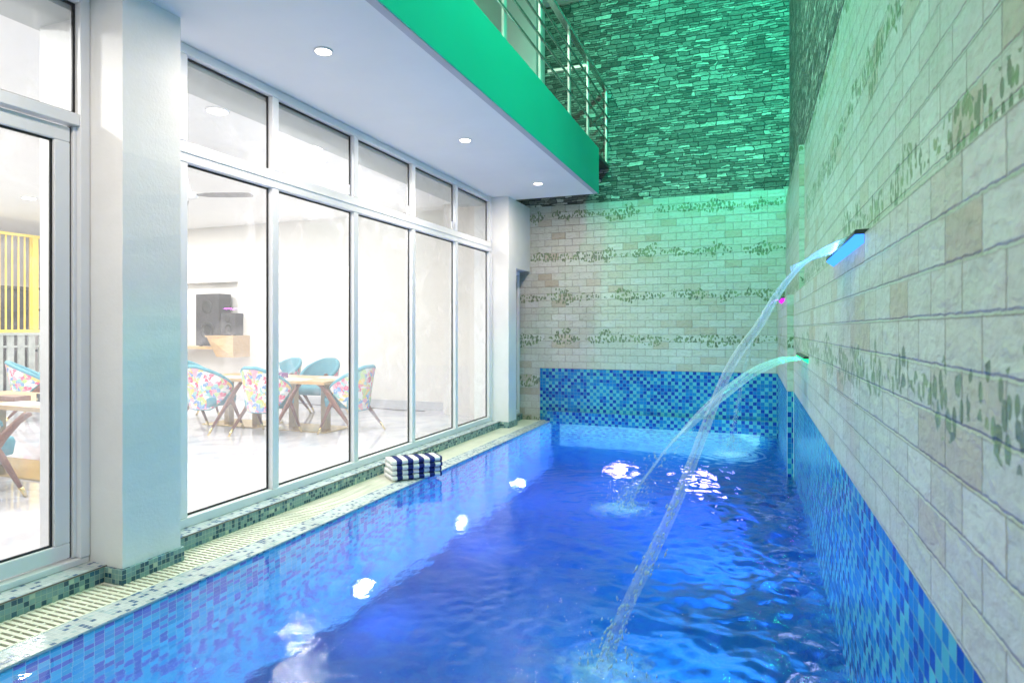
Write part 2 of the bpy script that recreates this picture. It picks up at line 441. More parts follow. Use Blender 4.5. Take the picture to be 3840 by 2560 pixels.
def boxprint(name, base, dots):
    t = NT(name); o = t.obj()
    vo = t.new('ShaderNodeTexVoronoi', feature='F1'); t.link(o, vo.inputs['Vector']); vo.inputs['Scale'].default_value = 38
    m = t.math('LESS_THAN', vo.outputs['Distance'], 0.42)
    sep = t.new('ShaderNodeSeparateXYZ'); t.link(o, sep.inputs[0])
    low = t.math('LESS_THAN', t.math('ADD', sep.outputs[2], t.math('MULTIPLY', t.noise(o, 18, 2).outputs[0], 0.06)), 0.055)
    t.set(Base_Color=t.mix(t.math('MULTIPLY', m, low), base, dots), Roughness=0.45)
    return t.m
M['box_floral_dark'] = boxprint('dark_tissue_box_print', (0.02, 0.03, 0.035), (0.62, 0.62, 0.35))
M['box_floral_purple'] = boxprint('purple_tissue_box_print', (0.22, 0.05, 0.25), (0.70, 0.60, 0.42))

def marble():
    t = NT('polished_white_floor'); o = t.obj()
    n = t.noise(o, 1.3, 8, 0.62, 2.2)
    c = t.ramp(n.outputs[0], [(0.40, (0.52, 0.51, 0.54)), (0.5, (0.62, 0.61, 0.64)), (0.62, (0.66, 0.655, 0.68))])
    sep = t.new('ShaderNodeSeparateXYZ'); t.link(o, sep.inputs[0])
    def j(s):
        f = t.math('FRACT', t.math('MULTIPLY', s, 1 / 0.9)); return t.math('LESS_THAN', t.math('MINIMUM', f, t.math('SUBTRACT', 1.0, f)), 0.0014)
    c = t.mix(t.math('MULTIPLY', t.math('MAXIMUM', j(sep.outputs[0]), j(sep.outputs[1])), 0.25), c, (0.4, 0.4, 0.42))
    t.set(Base_Color=c, Roughness=0.06)
    return t.m
M['marble'] = marble()

def towel_mat():
    t = NT('striped_terry'); uv = t.uv()
    sep = t.new('ShaderNodeSeparateXYZ'); t.link(uv, sep.inputs[0])
    wob = t.math('MULTIPLY_ADD', t.noise(uv, 30, 2).outputs[0], 0.006, sep.outputs[0])
    s = t.math('GREATER_THAN', t.math('FRACT', t.math('MULTIPLY', t.math('ADD', wob, 0.095), 1 / 0.103)), 0.5)
    c = t.mix(s, (0.80, 0.80, 0.80), (0.008, 0.018, 0.14))
    n = t.noise(t.obj(), 380, 2)
    c = t.mix(0.25, c, t.ramp(n.outputs[0], [(0.3, (0.5, 0.5, 0.5)), (0.7, (1, 1, 1))]), 'MULTIPLY')
    t.set(Base_Color=c, Roughness=0.95)
    t.link(t.bump(n.outputs[0], 0.7, 0.003), t.p.inputs['Normal'])
    return t.m
M['towel'] = towel_mat()

def emis(name, col, s):
    t = NT(name)
    e = t.new('ShaderNodeEmission'); e.inputs[0].default_value = col + (1,); e.inputs[1].default_value = s
    t.link(e.outputs[0], t.out.inputs[0]); return t.m
M['lamp_warm'] = emis('warm_lamp', (1.0, 0.90, 0.78), 14)
M['lamp_white'] = emis('white_lamp', (1.0, 0.99, 0.97), 9)
M['led_violet'] = emis('underwater_led', (0.70, 0.62, 1.0), 4)
M['led_blue'] = emis('blue_led_strip', (0.05, 0.28, 1.0), 2.2)
M['led_green'] = emis('green_led_strip', (0.02, 1.0, 0.35), 2.0)
M['led_magenta'] = emis('magenta_led_strip', (0.75, 0.03, 0.95), 1.6)

def glass():
    t = NT('window_glass'); o = t.obj()
    tr = t.new('ShaderNodeBsdfTransparent'); tr.inputs[0].default_value = (0.97, 0.985, 0.98, 1)
    gl = t.new('ShaderNodeBsdfGlossy'); gl.inputs['Roughness'].default_value = 0.0
    lw = t.new('ShaderNodeLayerWeight'); lw.inputs[0].default_value = 0.5
    fr = t.math('MULTIPLY_ADD', t.math('POWER', lw.outputs['Facing'], 5.0), 0.55, 0.025)
    mx = t.new('ShaderNodeMixShader'); t.link(fr, mx.inputs[0]); t.link(tr.outputs[0], mx.inputs[1]); t.link(gl.outputs[0], mx.inputs[2])
    df = t.new('ShaderNodeBsdfTranslucent'); df.inputs[0].default_value = (0.9, 0.9, 0.93, 1)
    n = t.noise(o, 3.0, 6, 0.65, 0.8)
    sm = t.math('MULTIPLY', t.math('SUBTRACT', n.outputs[0], 0.50), 0.45, clamp=True)
    mx2 = t.new('ShaderNodeMixShader'); t.link(t.math('ADD', sm, 0.07), mx2.inputs[0]); t.link(mx.outputs[0], mx2.inputs[1]); t.link(df.outputs[0], mx2.inputs[2])  # even translucent share hazes the smudged panes, imitating bloom from the room
    t.link(mx2.outputs[0], t.out.inputs[0]); return t.m
M['glass'] = glass()

SPL = [(-0.55, 2.5, 0.30), (-0.95, 4.85, 0.34), (-0.24, 7.4, 0.34)]
def water_mat():
    t = NT('pool_water')
    g = t.new('ShaderNodeBsdfGlass'); g.inputs['IOR'].default_value = 1.33; g.inputs['Roughness'].default_value = 0.0
    g.inputs['Color'].default_value = (0.97, 0.99, 1, 1)
    pos = t.new('ShaderNodeNewGeometry').outputs['Position']
    n = t.noise(t.mapping(pos, scale=(1, 1.0, 1)), 26, 4, 0.6)
    n2 = t.noise(pos, 70, 2)
    h = t.math('ADD', n.outputs[0], t.math('MULTIPLY', n2.outputs[0], 0.25))
    sx = t.new('ShaderNodeSeparateXYZ'); t.link(pos, sx.inputs[0])
    h = t.math('MULTIPLY', h, t.math('MULTIPLY_ADD', t.math('ADD', sx.outputs[0], 2.7), 0.55, 0.05, clamp=True))
    h = t.math('MULTIPLY', h, t.math('MULTIPLY_ADD', t.math('SUBTRACT', 8.2, sx.outputs[1]), 0.6, 0.08, clamp=True))
    t.link(t.bump(h, 0.30, 0.010), g.inputs['Normal'])
    foam = None
    for x, y, r in SPL:
        d = t.new('ShaderNodeVectorMath', operation='DISTANCE'); t.link(pos, d.inputs[0]); d.inputs[1].default_value = (x, y, 0)
        k = t.math('SUBTRACT', 1.0, t.math('MULTIPLY', d.outputs['Value'], 1 / r), clamp=True)
        foam = k if foam is None else t.math('MAXIMUM', foam, k)
    fn = t.noise(pos, 17, 6, 0.7, 0.5)
    fm = t.math('MULTIPLY', t.math('SUBTRACT', t.math('ADD', fn.outputs[0], t.math('MULTIPLY', foam, 0.55)), 0.62), 1.6, clamp=True)
    fm = t.math('MULTIPLY', fm, t.math('GREATER_THAN', foam, 0.001))
    fm = t.math('MULTIPLY', fm, 0.50)
    df = t.new('ShaderNodeBsdfDiffuse'); df.inputs[0].default_value = (0.65, 0.75, 0.85, 1)
    mx = t.new('ShaderNodeMixShader'); t.link(fm, mx.inputs[0]); t.link(g.outputs[0], mx.inputs[1]); t.link(df.outputs[0], mx.inputs[2])
    t.link(mx.outputs[0], t.out.inputs[0])
    va = t.new('ShaderNodeVolumeAbsorption'); va.inputs[0].default_value = (0.22, 0.62, 0.96, 1); va.inputs[1].default_value = 0.22
    t.link(va.outputs[0], t.out.inputs['Volume'])
    return t.m
M['water'] = water_mat()

def stream_mat(name, tint, base):
    t = NT(name); uv = t.uv()
    n = t.noise(t.mapping(uv, scale=(26, 0.9, 1)), 1.0, 4, 0.6)
    n2 = t.noise(t.mapping(uv, scale=(60, 3, 1)), 1.0, 2)
    f = t.math('ADD', t.math('MULTIPLY', n.outputs[0], 0.55), t.math('MULTIPLY', n2.outputs[0], 0.30))
    f = t.math('MULTIPLY', t.math('SUBTRACT', f, 0.42 - base), 2.2, clamp=True)
    sv = t.new('ShaderNodeSeparateXYZ'); t.link(uv, sv.inputs[0])
    f = t.math('MULTIPLY', f, t.math('MULTIPLY_ADD', sv.outputs[1], -0.30, 1.05, clamp=True))   # the water thins as it falls
    f = t.math('MINIMUM', f, 0.70)
    tr = t.new('ShaderNodeBsdfTransparent'); tr.inputs[0].default_value = (0.93, 0.97, 1.0, 1)
    tl = t.new('ShaderNodeBsdfTranslucent'); tl.inputs[0].default_value = tint + (1,)
    df = t.new('ShaderNodeBsdfDiffuse'); df.inputs[0].default_value = tint + (1,)
    gl = t.new('ShaderNodeBsdfGlossy'); gl.inputs['Roughness'].default_value = 0.25
    a = t.new('ShaderNodeMixShader'); a.inputs[0].default_value = 0.5; t.link(tl.outputs[0], a.inputs[1]); t.link(df.outputs[0], a.inputs[2])
    b = t.new('ShaderNodeMixShader'); b.inputs[0].default_value = 0.18; t.link(a.outputs[0], b.inputs[1]); t.link(gl.outputs[0], b.inputs[2])
    m = t.new('ShaderNodeMixShader'); t.link(f, m.inputs[0]); t.link(tr.outputs[0], m.inputs[1]); t.link(b.outputs[0], m.inputs[2])
    t.link(m.outputs[0], t.out.inputs[0]); return t.m
M['stream'] = stream_mat('falling_water', (0.82, 0.86, 0.95), 0.12)
M['stream_thin'] = stream_mat('fine_falling_water', (0.75, 0.9, 0.95), 0.06)

def droplet_mat():
    t = NT('water_droplets'); t.set(Base_Color=(0.85, 0.92, 1.0), Roughness=0.05, IOR=1.33)
    t.p.inputs['Transmission Weight'].default_value = 0.6
    return t.m
M['droplet'] = droplet_mat()

# ------------------------------------------------------------------ constants (metres)
Xp, Xw, Xc, Xs = -2.835, -3.424, -3.175, -3.295
Xr, Xq, Xu, Xv = 0.361, 0.306, 0.451, 0.406
Yb, Yq, Y0 = 9.0, 6.4675, -1.6
Zb, Zj, Zm, Zt, Zf = 0.78625, 1.705, 3.2262, 3.2225, 3.839
FL = lambda y: -0.92 - 0.226 * y
TOP = 7.4

# ------------------------------------------------------------------ pool basin
pf = MB()
pf.add([(Xp - .3, Y0, FL(Y0)), (Xr + .3, Y0, FL(Y0)), (Xr + .3, Yb + .2, FL(Yb + .2)), (Xp - .3, Yb + .2, FL(Yb + .2))], [(0, 1, 2, 3)])
pf.add([(Xp - .3, Y0, -3.5), (Xr + .3, Y0, -3.5), (Xr + .3, Yb + .2, -3.5), (Xp - .3, Yb + .2, -3.5)], [(3, 2, 1, 0)])
tag(pf.build('pool_floor', M['mosaic_floor']), None, None, kind='structure')
ps = MB(); ps.box(Xp - .16, Xp, Y0, Yb, -3.4, -0.012)
ps.box(Xp - .16, Xr + .3, Y0 - .2, Y0, -3.4, -0.012)
tag(ps.build('pool_wall', M['mosaic_side']), 'submerged side wall of the pool in pale blue and lilac mosaic under the drain channel', 'pool wall')

g = MB(); g.box(-18, 3, -14, 12, -3.8, -3.6)
tag(g.build('ground', M['gutter']), None, None, kind='structure')

# coping
cp = thing('pool_coping', 'narrow band of small white and navy mosaic along the pool edge', 'coping', (Xp, 4, 0))
def P(o, th):
    o.parent = th; o.matrix_parent_inverse = Matrix.Translation(-th.location) if th.rotation_euler.z == 0 else (Matrix.Translation(th.location) @ Matrix.Rotation(th.rotation_euler.z, 4, 'Z')).inverted(); return o
c = MB(); c.box(-3.0, Xp + .004, Y0, Yb, -0.011, 0.004)
P(c.build('mosaic_band', M['mosaic_coping'], bevel=0.004), cp)
c = MB(); c.box(-3.004, -2.994, Y0, 8.98, -0.05, 0.006)
P(c.build('edge_strip', M['grate']), cp)

# grating
gt = thing('drain_grating', 'long cream plastic overflow grating with narrow cross bars beside the mosaic coping', 'grating', (-3.15, 4, 0))
b = MB(); y = Y0
x0g, x1g = Xs + .003, -3.005
L = x1g - x0g
while y < 8.97:
    b.box(x0g, x1g, y, y + 0.0185, -0.016, 0.0 if int(y * 3) % 7 else 0.0005)
    y += 0.0335
P(b.build('bars', M['grate']), gt)
b = MB()
for k, fx in enumerate((0.02, 0.35, 0.66, 0.97)):
    b.box(x0g + L * fx - 0.006, x0g + L * fx + 0.006, Y0, 8.97, -0.014, -0.0025)
P(b.build('spine', M['grate']), gt)
b = MB(); b.box(Xs - .1, -2.99, Y0, Yb, -0.20, -0.12)
P(b.build('channel', M['gutter']), gt)

# kerb under the windows
kb = thing('window_kerb', 'low kerb tiled in small green and navy mosaic beneath the white window frames', 'kerb', (Xs, 4, 0))
b = MB(); tp = MB(); tr = MB()
for y0, y1 in ((Y0, 2.391), (2.758, 8.10), (8.405, Yb)):
    b.box(Xw - .1, Xs, y0, y1, -0.1, 0.0872)
    tp.box(Xw - .1, Xs - .002, y0, y1, 0.0873, 0.0912)
    tr.box(Xs - .004, Xs + .003, y0, y1, 0.0835, 0.0885)
P(b.build('riser_mosaic', M['mosaic_skirting']), kb)
P(tp.build('top_mosaic', M['mosaic_coping']), kb)
P(tr.build('metal_trim', paint('bronze_trim', (0.16, 0.12, 0.09), 0.4, 0.2)), kb)

# ------------------------------------------------------------------ columns
def column(label, y0, y1, xi):
    th = thing('column', label, 'column', (Xc, (y0 + y1) / 2, 0), group='plastered columns beside the windows')
    b = MB()
    # plaster shaft with slightly uneven arrises
    n = 40; rr = []
    for i in range(n + 1):
        z = Zt * i / n
        j = [random.uniform(-1, 1) * 0.0012 for _ in range(4)]
        rr.append([(xi, y0, z), (Xc + j[0], y0 + j[1], z), (Xc + j[2], y1 + j[3], z), (xi, y1, z)])
    b.loft([[Vector(p) for p in r] for r in rr], False, True)
    P(b.build('shaft', M['column_paint']), th)
    s = MB(); s.box(Xs - .1, Xc + .014, y0 - .014, y1 + .014, -0.02, 0.082)
    P(s.build('skirting', M['mosaic_skirting'], bevel=0.003), th)
    return th
column('thick column between the sliding door and the tall windows, its face tinted pool blue', 2.391, 2.758, -3.85)
column('slim far column between the tall windows and the end doorway', 8.10, 8.405, -3.70)

# ------------------------------------------------------------------ window wall
def frame_rect(b, y0, y1, z0, z1, wd, xa, xb):
    b.box(xa, xb, y0, y1, z0, z0 + wd); b.box(xa, xb, y0, y1, z1 - wd, z1)
    b.box(xa, xb, y0, y0 + wd, z0 + wd, z1 - wd); b.box(xa, xb, y1 - wd, y1, z0 + wd, z1 - wd)

ww = thing('window_wall', 'run of five tall white framed windows with small panes above, facing the pool', 'window', (Xw, 5.5, 0.0912))
mull = [(2.96, 3.03), (3.80, 3.867), (4.846, 4.913), (5.90, 5.968), (6.95, 7.016), (8.01, 8.079)]
b = MB()
b.box(Xw - .07, Xw, 2.76, 8.079, 0.0914, 0.152)
b.box(Xw - .07, Xw, 2.76, 8.079, 3.157, 3.2205)
b.box(Xw - .07, Xw + .004, 2.76, 8.079, 2.456, 2.522)
b.box(Xw - .07, Xw - .004, 2.76, 8.079, 2.5225, 2.592)
for a, c_ in mull:
    b.box(Xw - .068, Xw - .002, a, c_, 0.153, 2.4555)
    b.box(Xw - .068, Xw - .002, a, c_, 2.5925, 3.1565)
b.box(Xw - .02, Xw + .006, 8.0795, 8.097, 0.0914, 3.22)
P(b.build('frame', M['upvc'], bevel=0.004), ww)
s = MB(); s.box(Xw + .001, Xw + .012, 2.762, 8.078, 2.515, 2.519)
P(s.build('drip_rail', M['upvc']), ww)
for i in range(5):
    ya, yb = mull[i][1], mull[i + 1][0]
    for k, (za, zb) in enumerate(((0.153, 2.4555), (2.5925, 3.1565))):
        gk = MB(); frame_rect(gk, ya + .001, yb - .001, za + .001, zb - .001, 0.011, Xw - .056, Xw - .044)
        P(gk.build('gasket', M['gasket']), ww)
        p = MB(); p.box(Xw - .052, Xw - .048, ya + .008, yb - .008, za + .008, zb - .008)
        P(p.build('tall_pane' if k == 0 else 'transom_pane', M['glass']), ww)
    if i in (1, 2, 3):
        h = MB(); h.box(Xw - .044, Xw - .03, yb - .05, yb - .022, 2.605, 2.70)
        P(h.build('catch', M['white_plastic'], bevel=.003), ww)

# sliding door
sd = thing('sliding_door', 'white framed sliding glass door at the left, left of the thick blue column', 'door', (Xw, 1, 0.0912))
b = MB()
b.box(Xw - .09, Xw, 2.335, 2.388, 0.125, 3.2205)
b.box(Xw - .09, Xw - .002, -1.0, 2.334, 2.482, 2.546)
b.box(Xw - .09, Xw - .002, -1.0, 2.334, 3.157, 3.2205)
b.box(Xw - .09, Xw - .003, -1.0, 2.387, 0.0914, 0.124)
b.box(Xw - .09, Xw - .002, -1.07, -1.0, 0.0914, 3.2205)
P(b.build('frame', M['upvc'], bevel=0.004), sd)
b = MB(); b.box(Xw - .06, Xw - .052, 2.300, 2.334, 0.13, 2.475)
P(b.build('track_seal', M['gasket']), sd)
b = MB(); b.box(Xw - .09, Xw - .03, 2.316, 2.3345, 0.13, 2.479)
P(b.build('interlock', M['upvc'], bevel=0.003), sd)
lf = MB(); frame_rect(lf, 0.9, 2.305, 0.135, 2.470, 0.082, Xw - .088, Xw - .038)
leaf = P(lf.build('door_leaf', M['upvc'], bevel=0.006), sd)
gk = MB(); frame_rect(gk, 0.982, 2.223, 0.217, 2.388, 0.012, Xw - .066, Xw - .056)
o = gk.build('gasket', M['gasket']); o.parent = leaf
p = MB(); p.box(Xw - .063, Xw - .059, 0.99, 2.215, 0.225, 2.38)
o = p.build('pane', M['glass']); o.parent = leaf
lf = MB(); frame_rect(lf, -0.95, 0.92, 0.137, 2.468, 0.082, Xw - .150, Xw - .098)
leaf = P(lf.build('door_leaf', M['upvc'], bevel=0.006), sd)
p = MB(); p.box(Xw - .123, Xw - .119, -0.87, 0.84, 0.225, 2.38)
o = p.build('pane', M['glass']); o.parent = leaf
gk = MB(); frame_rect(gk, -0.95, 2.3345, 2.547, 3.156, 0.014, Xw - .056, Xw - .044)
P(gk.build('transom_gasket', M['gasket']), sd)
p = MB(); p.box(Xw - .052, Xw - .048, -0.94, 2.325, 2.556, 3.148)
P(p.build('transom_pane', M['glass']), sd)

# far doorway window
fw = thing('end_window', 'narrow white framed window at the far end, under the plaster bulkhead', 'window', (-3.35, 8.7, 0.09))
b = MB(); frame_rect(b, 8.407, 8.985, 0.0914, 2.248, 0.055, -3.40, -3.335)
P(b.build('frame', M['upvc'], bevel=0.004), fw)
gk = MB(); frame_rect(gk, 8.462, 8.93, 0.147, 2.193, 0.014, -3.38, -3.37)
P(gk.build('gasket', M['gasket']), fw)
p = MB(); p.box(-3.377, -3.373, 8.47, 8.925, 0.155, 2.185)
P(p.build('pane', M['glass']), fw)
b = MB(); b.box(-3.70, Xc - .001, 8.406, 8.999, 2.25, 3.2215)
tag(b.build('bulkhead', M['column_paint']), 'square plaster bulkhead above the narrow far window', 'bulkhead')

# ------------------------------------------------------------------ balcony slab
bl = thing('balcony', 'projecting balcony slab with emerald green edge and white underside', 'balcony', (-2.7, 4, Zt))
b = MB(); b.box(-3.9, -1.969, Y0 - 1, 8.368, Zt, Zf - .002)
P(b.build('slab', M['soffit']), bl)
b = MB(); n = 160
r_ = []
for i in range(n + 1):
    y = (Y0 - 1) + (8.371 - (Y0 - 1)) * i / n
    k = random.uniform(-1, 1) * 0.006 if i % 2 else 0
    r_.append([Vector(q) for q in ((-1.9685, y, Zt - .003), (-1.959, y, Zt - .003 + abs(k) * .5), (-1.959, y, Zf - abs(k)), (-1.985, y, Zf + .006 + k * 1.2))])
b.loft(r_, False, True)
P(b.build('fascia', M['fascia']), bl)
b = MB(); b.box(-2.03, -1.972, Y0 - 1, 8.36, Zt - .0035, Zt - .0005)
P(b.build('drip_band', paint('grey_drip_band', (0.5, 0.5, 0.55), 0.6, 0.05)), bl)

# ------------------------------------------------------------------ back wall, right wall, pilaster
bw = thing('end_wall', 'end wall beyond the pool, ledger stone above ivy printed brick tile and blue mosaic', 'wall', (-1.4, Yb, 0))
b = MB(); b.box(-3.9, 0.9, Yb, Yb + .3, Zm, TOP)
P(b.build('stone_cladding', M['ledger']), bw)
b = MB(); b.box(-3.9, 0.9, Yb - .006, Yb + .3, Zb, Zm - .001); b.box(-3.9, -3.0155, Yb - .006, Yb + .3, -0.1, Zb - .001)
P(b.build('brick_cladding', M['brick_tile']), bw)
b = MB(); b.box(-3.015, 0.9, Yb, Yb + .3, -3.6, Zb - .001)
P(b.build('mosaic_band', M['mosaic_blue']), bw)
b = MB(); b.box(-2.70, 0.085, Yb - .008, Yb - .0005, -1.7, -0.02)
P(b.build('painted_light_panel', M['mosaic_painted_light']), bw)  # thin panel, paints a band of light on the submerged end wall
b = MB(); b.box(-2.90, Xq, Yb - .10, Yb - .009, -0.35 + .3, 0.154)
P(b.build('ledge', M['mosaic_blue'], bevel=0.004), bw)

rw = thing('side_wall', 'long right hand wall of ivy printed brick tile over blue mosaic, stone cladding at its top', 'wall', (Xr, 3, 0))
b = MB(); b.box(Xr, 0.9, Y0 - 1, Yb - .01, -3.6, Zb)
P(b.build('mosaic_band', M['mosaic_blue']), rw)
b = MB(); b.box(Xr - .003, 0.9, Y0 - 1, Yb - .01, Zb + .001, Zj)
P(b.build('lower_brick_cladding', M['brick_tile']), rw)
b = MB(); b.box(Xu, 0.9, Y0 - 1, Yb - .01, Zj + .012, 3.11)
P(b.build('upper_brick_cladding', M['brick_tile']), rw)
b = MB(); b.box(Xu + .006, 0.9, Y0 - 1, Yb - .01, Zj - .01, Zj + .0118)
P(b.build('joint', M['gasket']), rw)
b = MB(); b.box(Xu - .003, 0.9, Y0 - 1, Yb - .01, 3.111, TOP)
P(b.build('stone_cladding', M['ledger']), rw)

pl = thing('pilaster', 'shallow brick tiled pilaster where the right wall meets the end wall', 'pilaster', (Xq, 7.7, 0))
b = MB(); b.box(Xq, Xr + .02, Yq, Yb - .011, -3.5, Zb - .0005)
P(b.build('mosaic_base', M['mosaic_blue']), pl)
b = MB(); b.box(Xq - .003, Xr + .02, Yq - .003, Yb - .011, Zb, Zj - .004)
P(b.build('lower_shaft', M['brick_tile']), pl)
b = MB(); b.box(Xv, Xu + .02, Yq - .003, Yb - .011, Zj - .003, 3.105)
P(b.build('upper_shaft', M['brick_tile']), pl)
b = MB(); b.box(Xq - .004, Xq - .001, Yq - .006, Yq - .003, -1.0, Zb); b.box(Xr - .004, Xr - .0005, Yq - .006, Yq - .001, -1.0, Zb)
P(b.build('corner_bead', M['upvc']), pl)

# ------------------------------------------------------------------ water
def build_water():
    xs = np.arange(Xp - .03, Xr + .035, 0.0185); ys = np.arange(Y0 - .03, Yb + .02, 0.0185)
    X, Y = np.meshgrid(xs, ys)
    rng = np.random.RandomState(5)
    Z = np.zeros_like(X)
    amp = 0.06 + 0.94 / (1 + np.exp(-(X + 1.05) * 3.2))
    amp = amp * (0.16 + 0.84 / (1 + np.exp((Y - 6.7) * 2.2)))
    for i in range(100):
        lam = 0.06 * (0.34 / 0.06) ** rng.rand(); k = 2 * np.pi / lam
        # mostly travelling away from the jets
        th = rng.rand() * 2 * np.pi
        Z += 0.00112 * (lam / 0.3) ** 0.75 * np.sin(k * (X * np.cos(th) + Y * np.sin(th)) + rng.rand() * 6.28 + 0.8 * np.sin(1.7 * X + 2.3 * Y + i))
    Z *= amp * 1.0
    for x, y, r in SPL:
        d = np.hypot(X - x, Y - y)
        Z += 0.0060 * np.exp(-d / 0.35) * np.sin(d * 2 * np.pi / 0.105) * (1 - np.exp(-d / .03))
        Z += 0.005 * np.exp(-(d / .22) ** 2) * rng.randn(*d.shape)
    Z = Z - 0.020
    ny, nx = X.shape
    zb = -3.55
    verts = np.stack([X, Y, Z], -1).reshape(-1, 3).tolist()
    faces = []
    for j in range(ny - 1):
        for i in range(nx - 1):
            a = j * nx + i; faces.append((a, a + 1, a + nx + 1, a + nx))
    # closed skirt
    loop = [i for i in range(nx)] + [j * nx + nx - 1 for j in range(1, ny)] + [(ny - 1) * nx + i for i in range(nx - 2, -1, -1)] + [j * nx for j in range(ny - 2, 0, -1)]
    base = len(verts)
    for q in loop:
        p = verts[q]; verts.append([p[0], p[1], zb])
    n = len(loop)
    for k in range(n):
        k2 = (k + 1) % n
        faces.append((loop[k2], loop[k], base + k, base + k2))
    faces.append(tuple(base + k for k in range(n - 1, -1, -1)))
    me = bpy.data.meshes.new('water'); me.from_pydata(verts, [], faces)
    sm = [True] * ((nx - 1) * (ny - 1)) + [False] * (n + 1)
    me.polygons.foreach_set("use_smooth", sm); me.materials.append(M['water']); me.update()
    o = bpy.data.objects.new('water', me); COL.objects.link(o); o['kind'] = 'structure'
build_water()

# ------------------------------------------------------------------ underwater lights
def pool_light(label, loc, nrm, lit=True, r=0.085, power=5, col=(0.42, 0.36, 1.0)):
    th = thing('pool_light', label, 'pool light', loc, group='round underwater pool lights')
    ax = 'x' if abs(nrm[0]) > 0 else 'y'; sg = 1 if (nrm[0] > 0 or nrm[1] < 0) else -1
    pr = [(r * 1.15, 0.0), (r * 1.15, .018), (r, .032), (r * .72, .038)]
    b = MB(); b.lathe((0, 0, 0), [(a, sg * h) for a, h in pr], 32, ax); b.build('rim', M['pad'], th)
    b = MB(); b.lathe((0, 0, 0), [(r * .70, sg * .0385), (r * .6, sg * .046), (r * .2, sg * .049)], 28, ax)
    b.build('lens', M['led_violet'], th)
    n = Vector(nrm); p = Vector(loc) + n * .052
    area('pool_light_beam', p, p + n, 0.13 if lit else 0.2, power, col, spread=180 if lit else 110)
    return th
pool_light('nearest glowing underwater light on the left pool wall', (Xp, 4.05, -1.50), (1, 0, 0))
pool_light('middle glowing underwater light on the left pool wall', (Xp, 5.785, -1.86), (1, 0, 0))
pool_light('farthest glowing underwater light on the left pool wall', (Xp, 7.47, -2.18), (1, 0, 0))
pool_light('left glowing underwater light low on the end wall', (-1.80, Yb, -2.62), (0, -1, 0), power=5, col=(0.50, 0.26, 1.0))
pool_light('right glowing underwater light on the end wall behind the water jets', (-0.69, Yb, -2.62), (0, -1, 0), power=5, col=(0.50, 0.26, 1.0))
pool_light('far pale disc light at the foot of the pilaster under water', (Xq, 7.7, -2.25), (-1, 0, 0), False, .11, 60, (0.50, 0.30, 1.0))
pool_light('middle pale disc light under water on the right wall', (Xr, 6.25, -2.15), (-1, 0, 0), False, .12, 52, (0.42, 0.55, 1.0))
pool_light('near pale disc light under water on the right wall', (Xr, 4.33, -1.66), (-1, 0, 0), False, .13, 40, (0.50, 0.72, 1.0))
# the row of lamps goes on along the near part of the right wall, below the frame
pool_light('pale disc light nearest the camera under water on the right wall', (Xr, 2.3, -1.2), (-1, 0, 0), False, .13, 22, (0.52, 0.78, 1.0))
pool_light('pale disc light under water on the right wall beside the camera', (Xr, 0.4, -.9), (-1, 0, 0), False, .13, 26, (0.52, 0.78, 1.0))

# added fill without a fixture, brightening the end wall below the waterline
area('end_wall_fill', (Xq - .1, 7.75, -.55), (-1.7, 9.0, -.55), 0.25, 62, (0.55, 0.95, 0.86), spread=120)

# ------------------------------------------------------------------ soffit downlights
for lab, x, y in (('nearest round downlight in the white soffit above the pool edge', -2.661, 3.42), ('middle round downlight in the white soffit', -2.62, 5.526), ('farthest round downlight in the white soffit near its end', -2.54, 7.508),
                  ('round downlight in the soffit before the sliding door', -2.69, 1.30), ('round downlight in the soffit behind the camera', -2.72, -0.75)):
    th = thing('downlight', lab, 'ceiling light', (x, y, Zt), group='downlights in the balcony soffit')
    b = MB(); b.lathe((0, 0, 0), [(.062, 0.0), (.062, -.006), (.055, -.009)], 32); b.build('trim', M['white_plastic'], th)
    b = MB(); b.lathe((0, 0, 0), [(.052, -.0095), (.050, -.0115)], 32); b.build('lens', M['lamp_warm'], th)
    area('downlight_beam', (x, y, Zt - .03), (x, y, 0), 0.10, 29, (1.0, 0.87, 0.74))

# ------------------------------------------------------------------ balcony railing
XR = -1.975
rl = thing('balcony_railing', 'steel railing with flat posts and four horizontal bars on the balcony edge', 'railing', (XR, 5, Zf))
zh = 4.845
for y in (1.1, 2.1, 3.2, 4.07, 4.957, 5.93, 6.98, 7.85):
    b = MB(); b.box(XR - .02, XR + .005, y - .03, y + .03, Zf + .003, zh - .03)
    P(b.build('post', M['rail_paint'], bevel=.003), rl)
b = MB(); b.box(XR - .02, XR + .008, 8.93 - .035, 8.93 + .03, 3.76, zh - .03)
P(b.build('post', M['rail_paint'], bevel=.003), rl)
b = MB(); b.box(XR - .045, XR + .03, Y0, 8.97, zh - .03, zh + .012)
P(b.build('handrail', M['steel'], bevel=.008), rl)
for z in (4.09, 4.27, 4.43, 4.60):
    b = MB(); b.tube([(XR + .012, Y0, z), (XR + .012, 8.95, z)], 0.013, 10)
    P(b.build('bar', M['steel']), rl)
b = MB(); b.box(XR - .6, XR - .05, 8.0, 8.06, zh - .03, zh + .01)
P(b.build('return_handrail', M['rail_paint'], bevel=.004), rl)
b = MB(); b.box(XR - .5, XR + .03, 8.3725, 8.98, 3.70, 3.745)
P(b.build('bracket_plate', M['dark_metal']), rl)

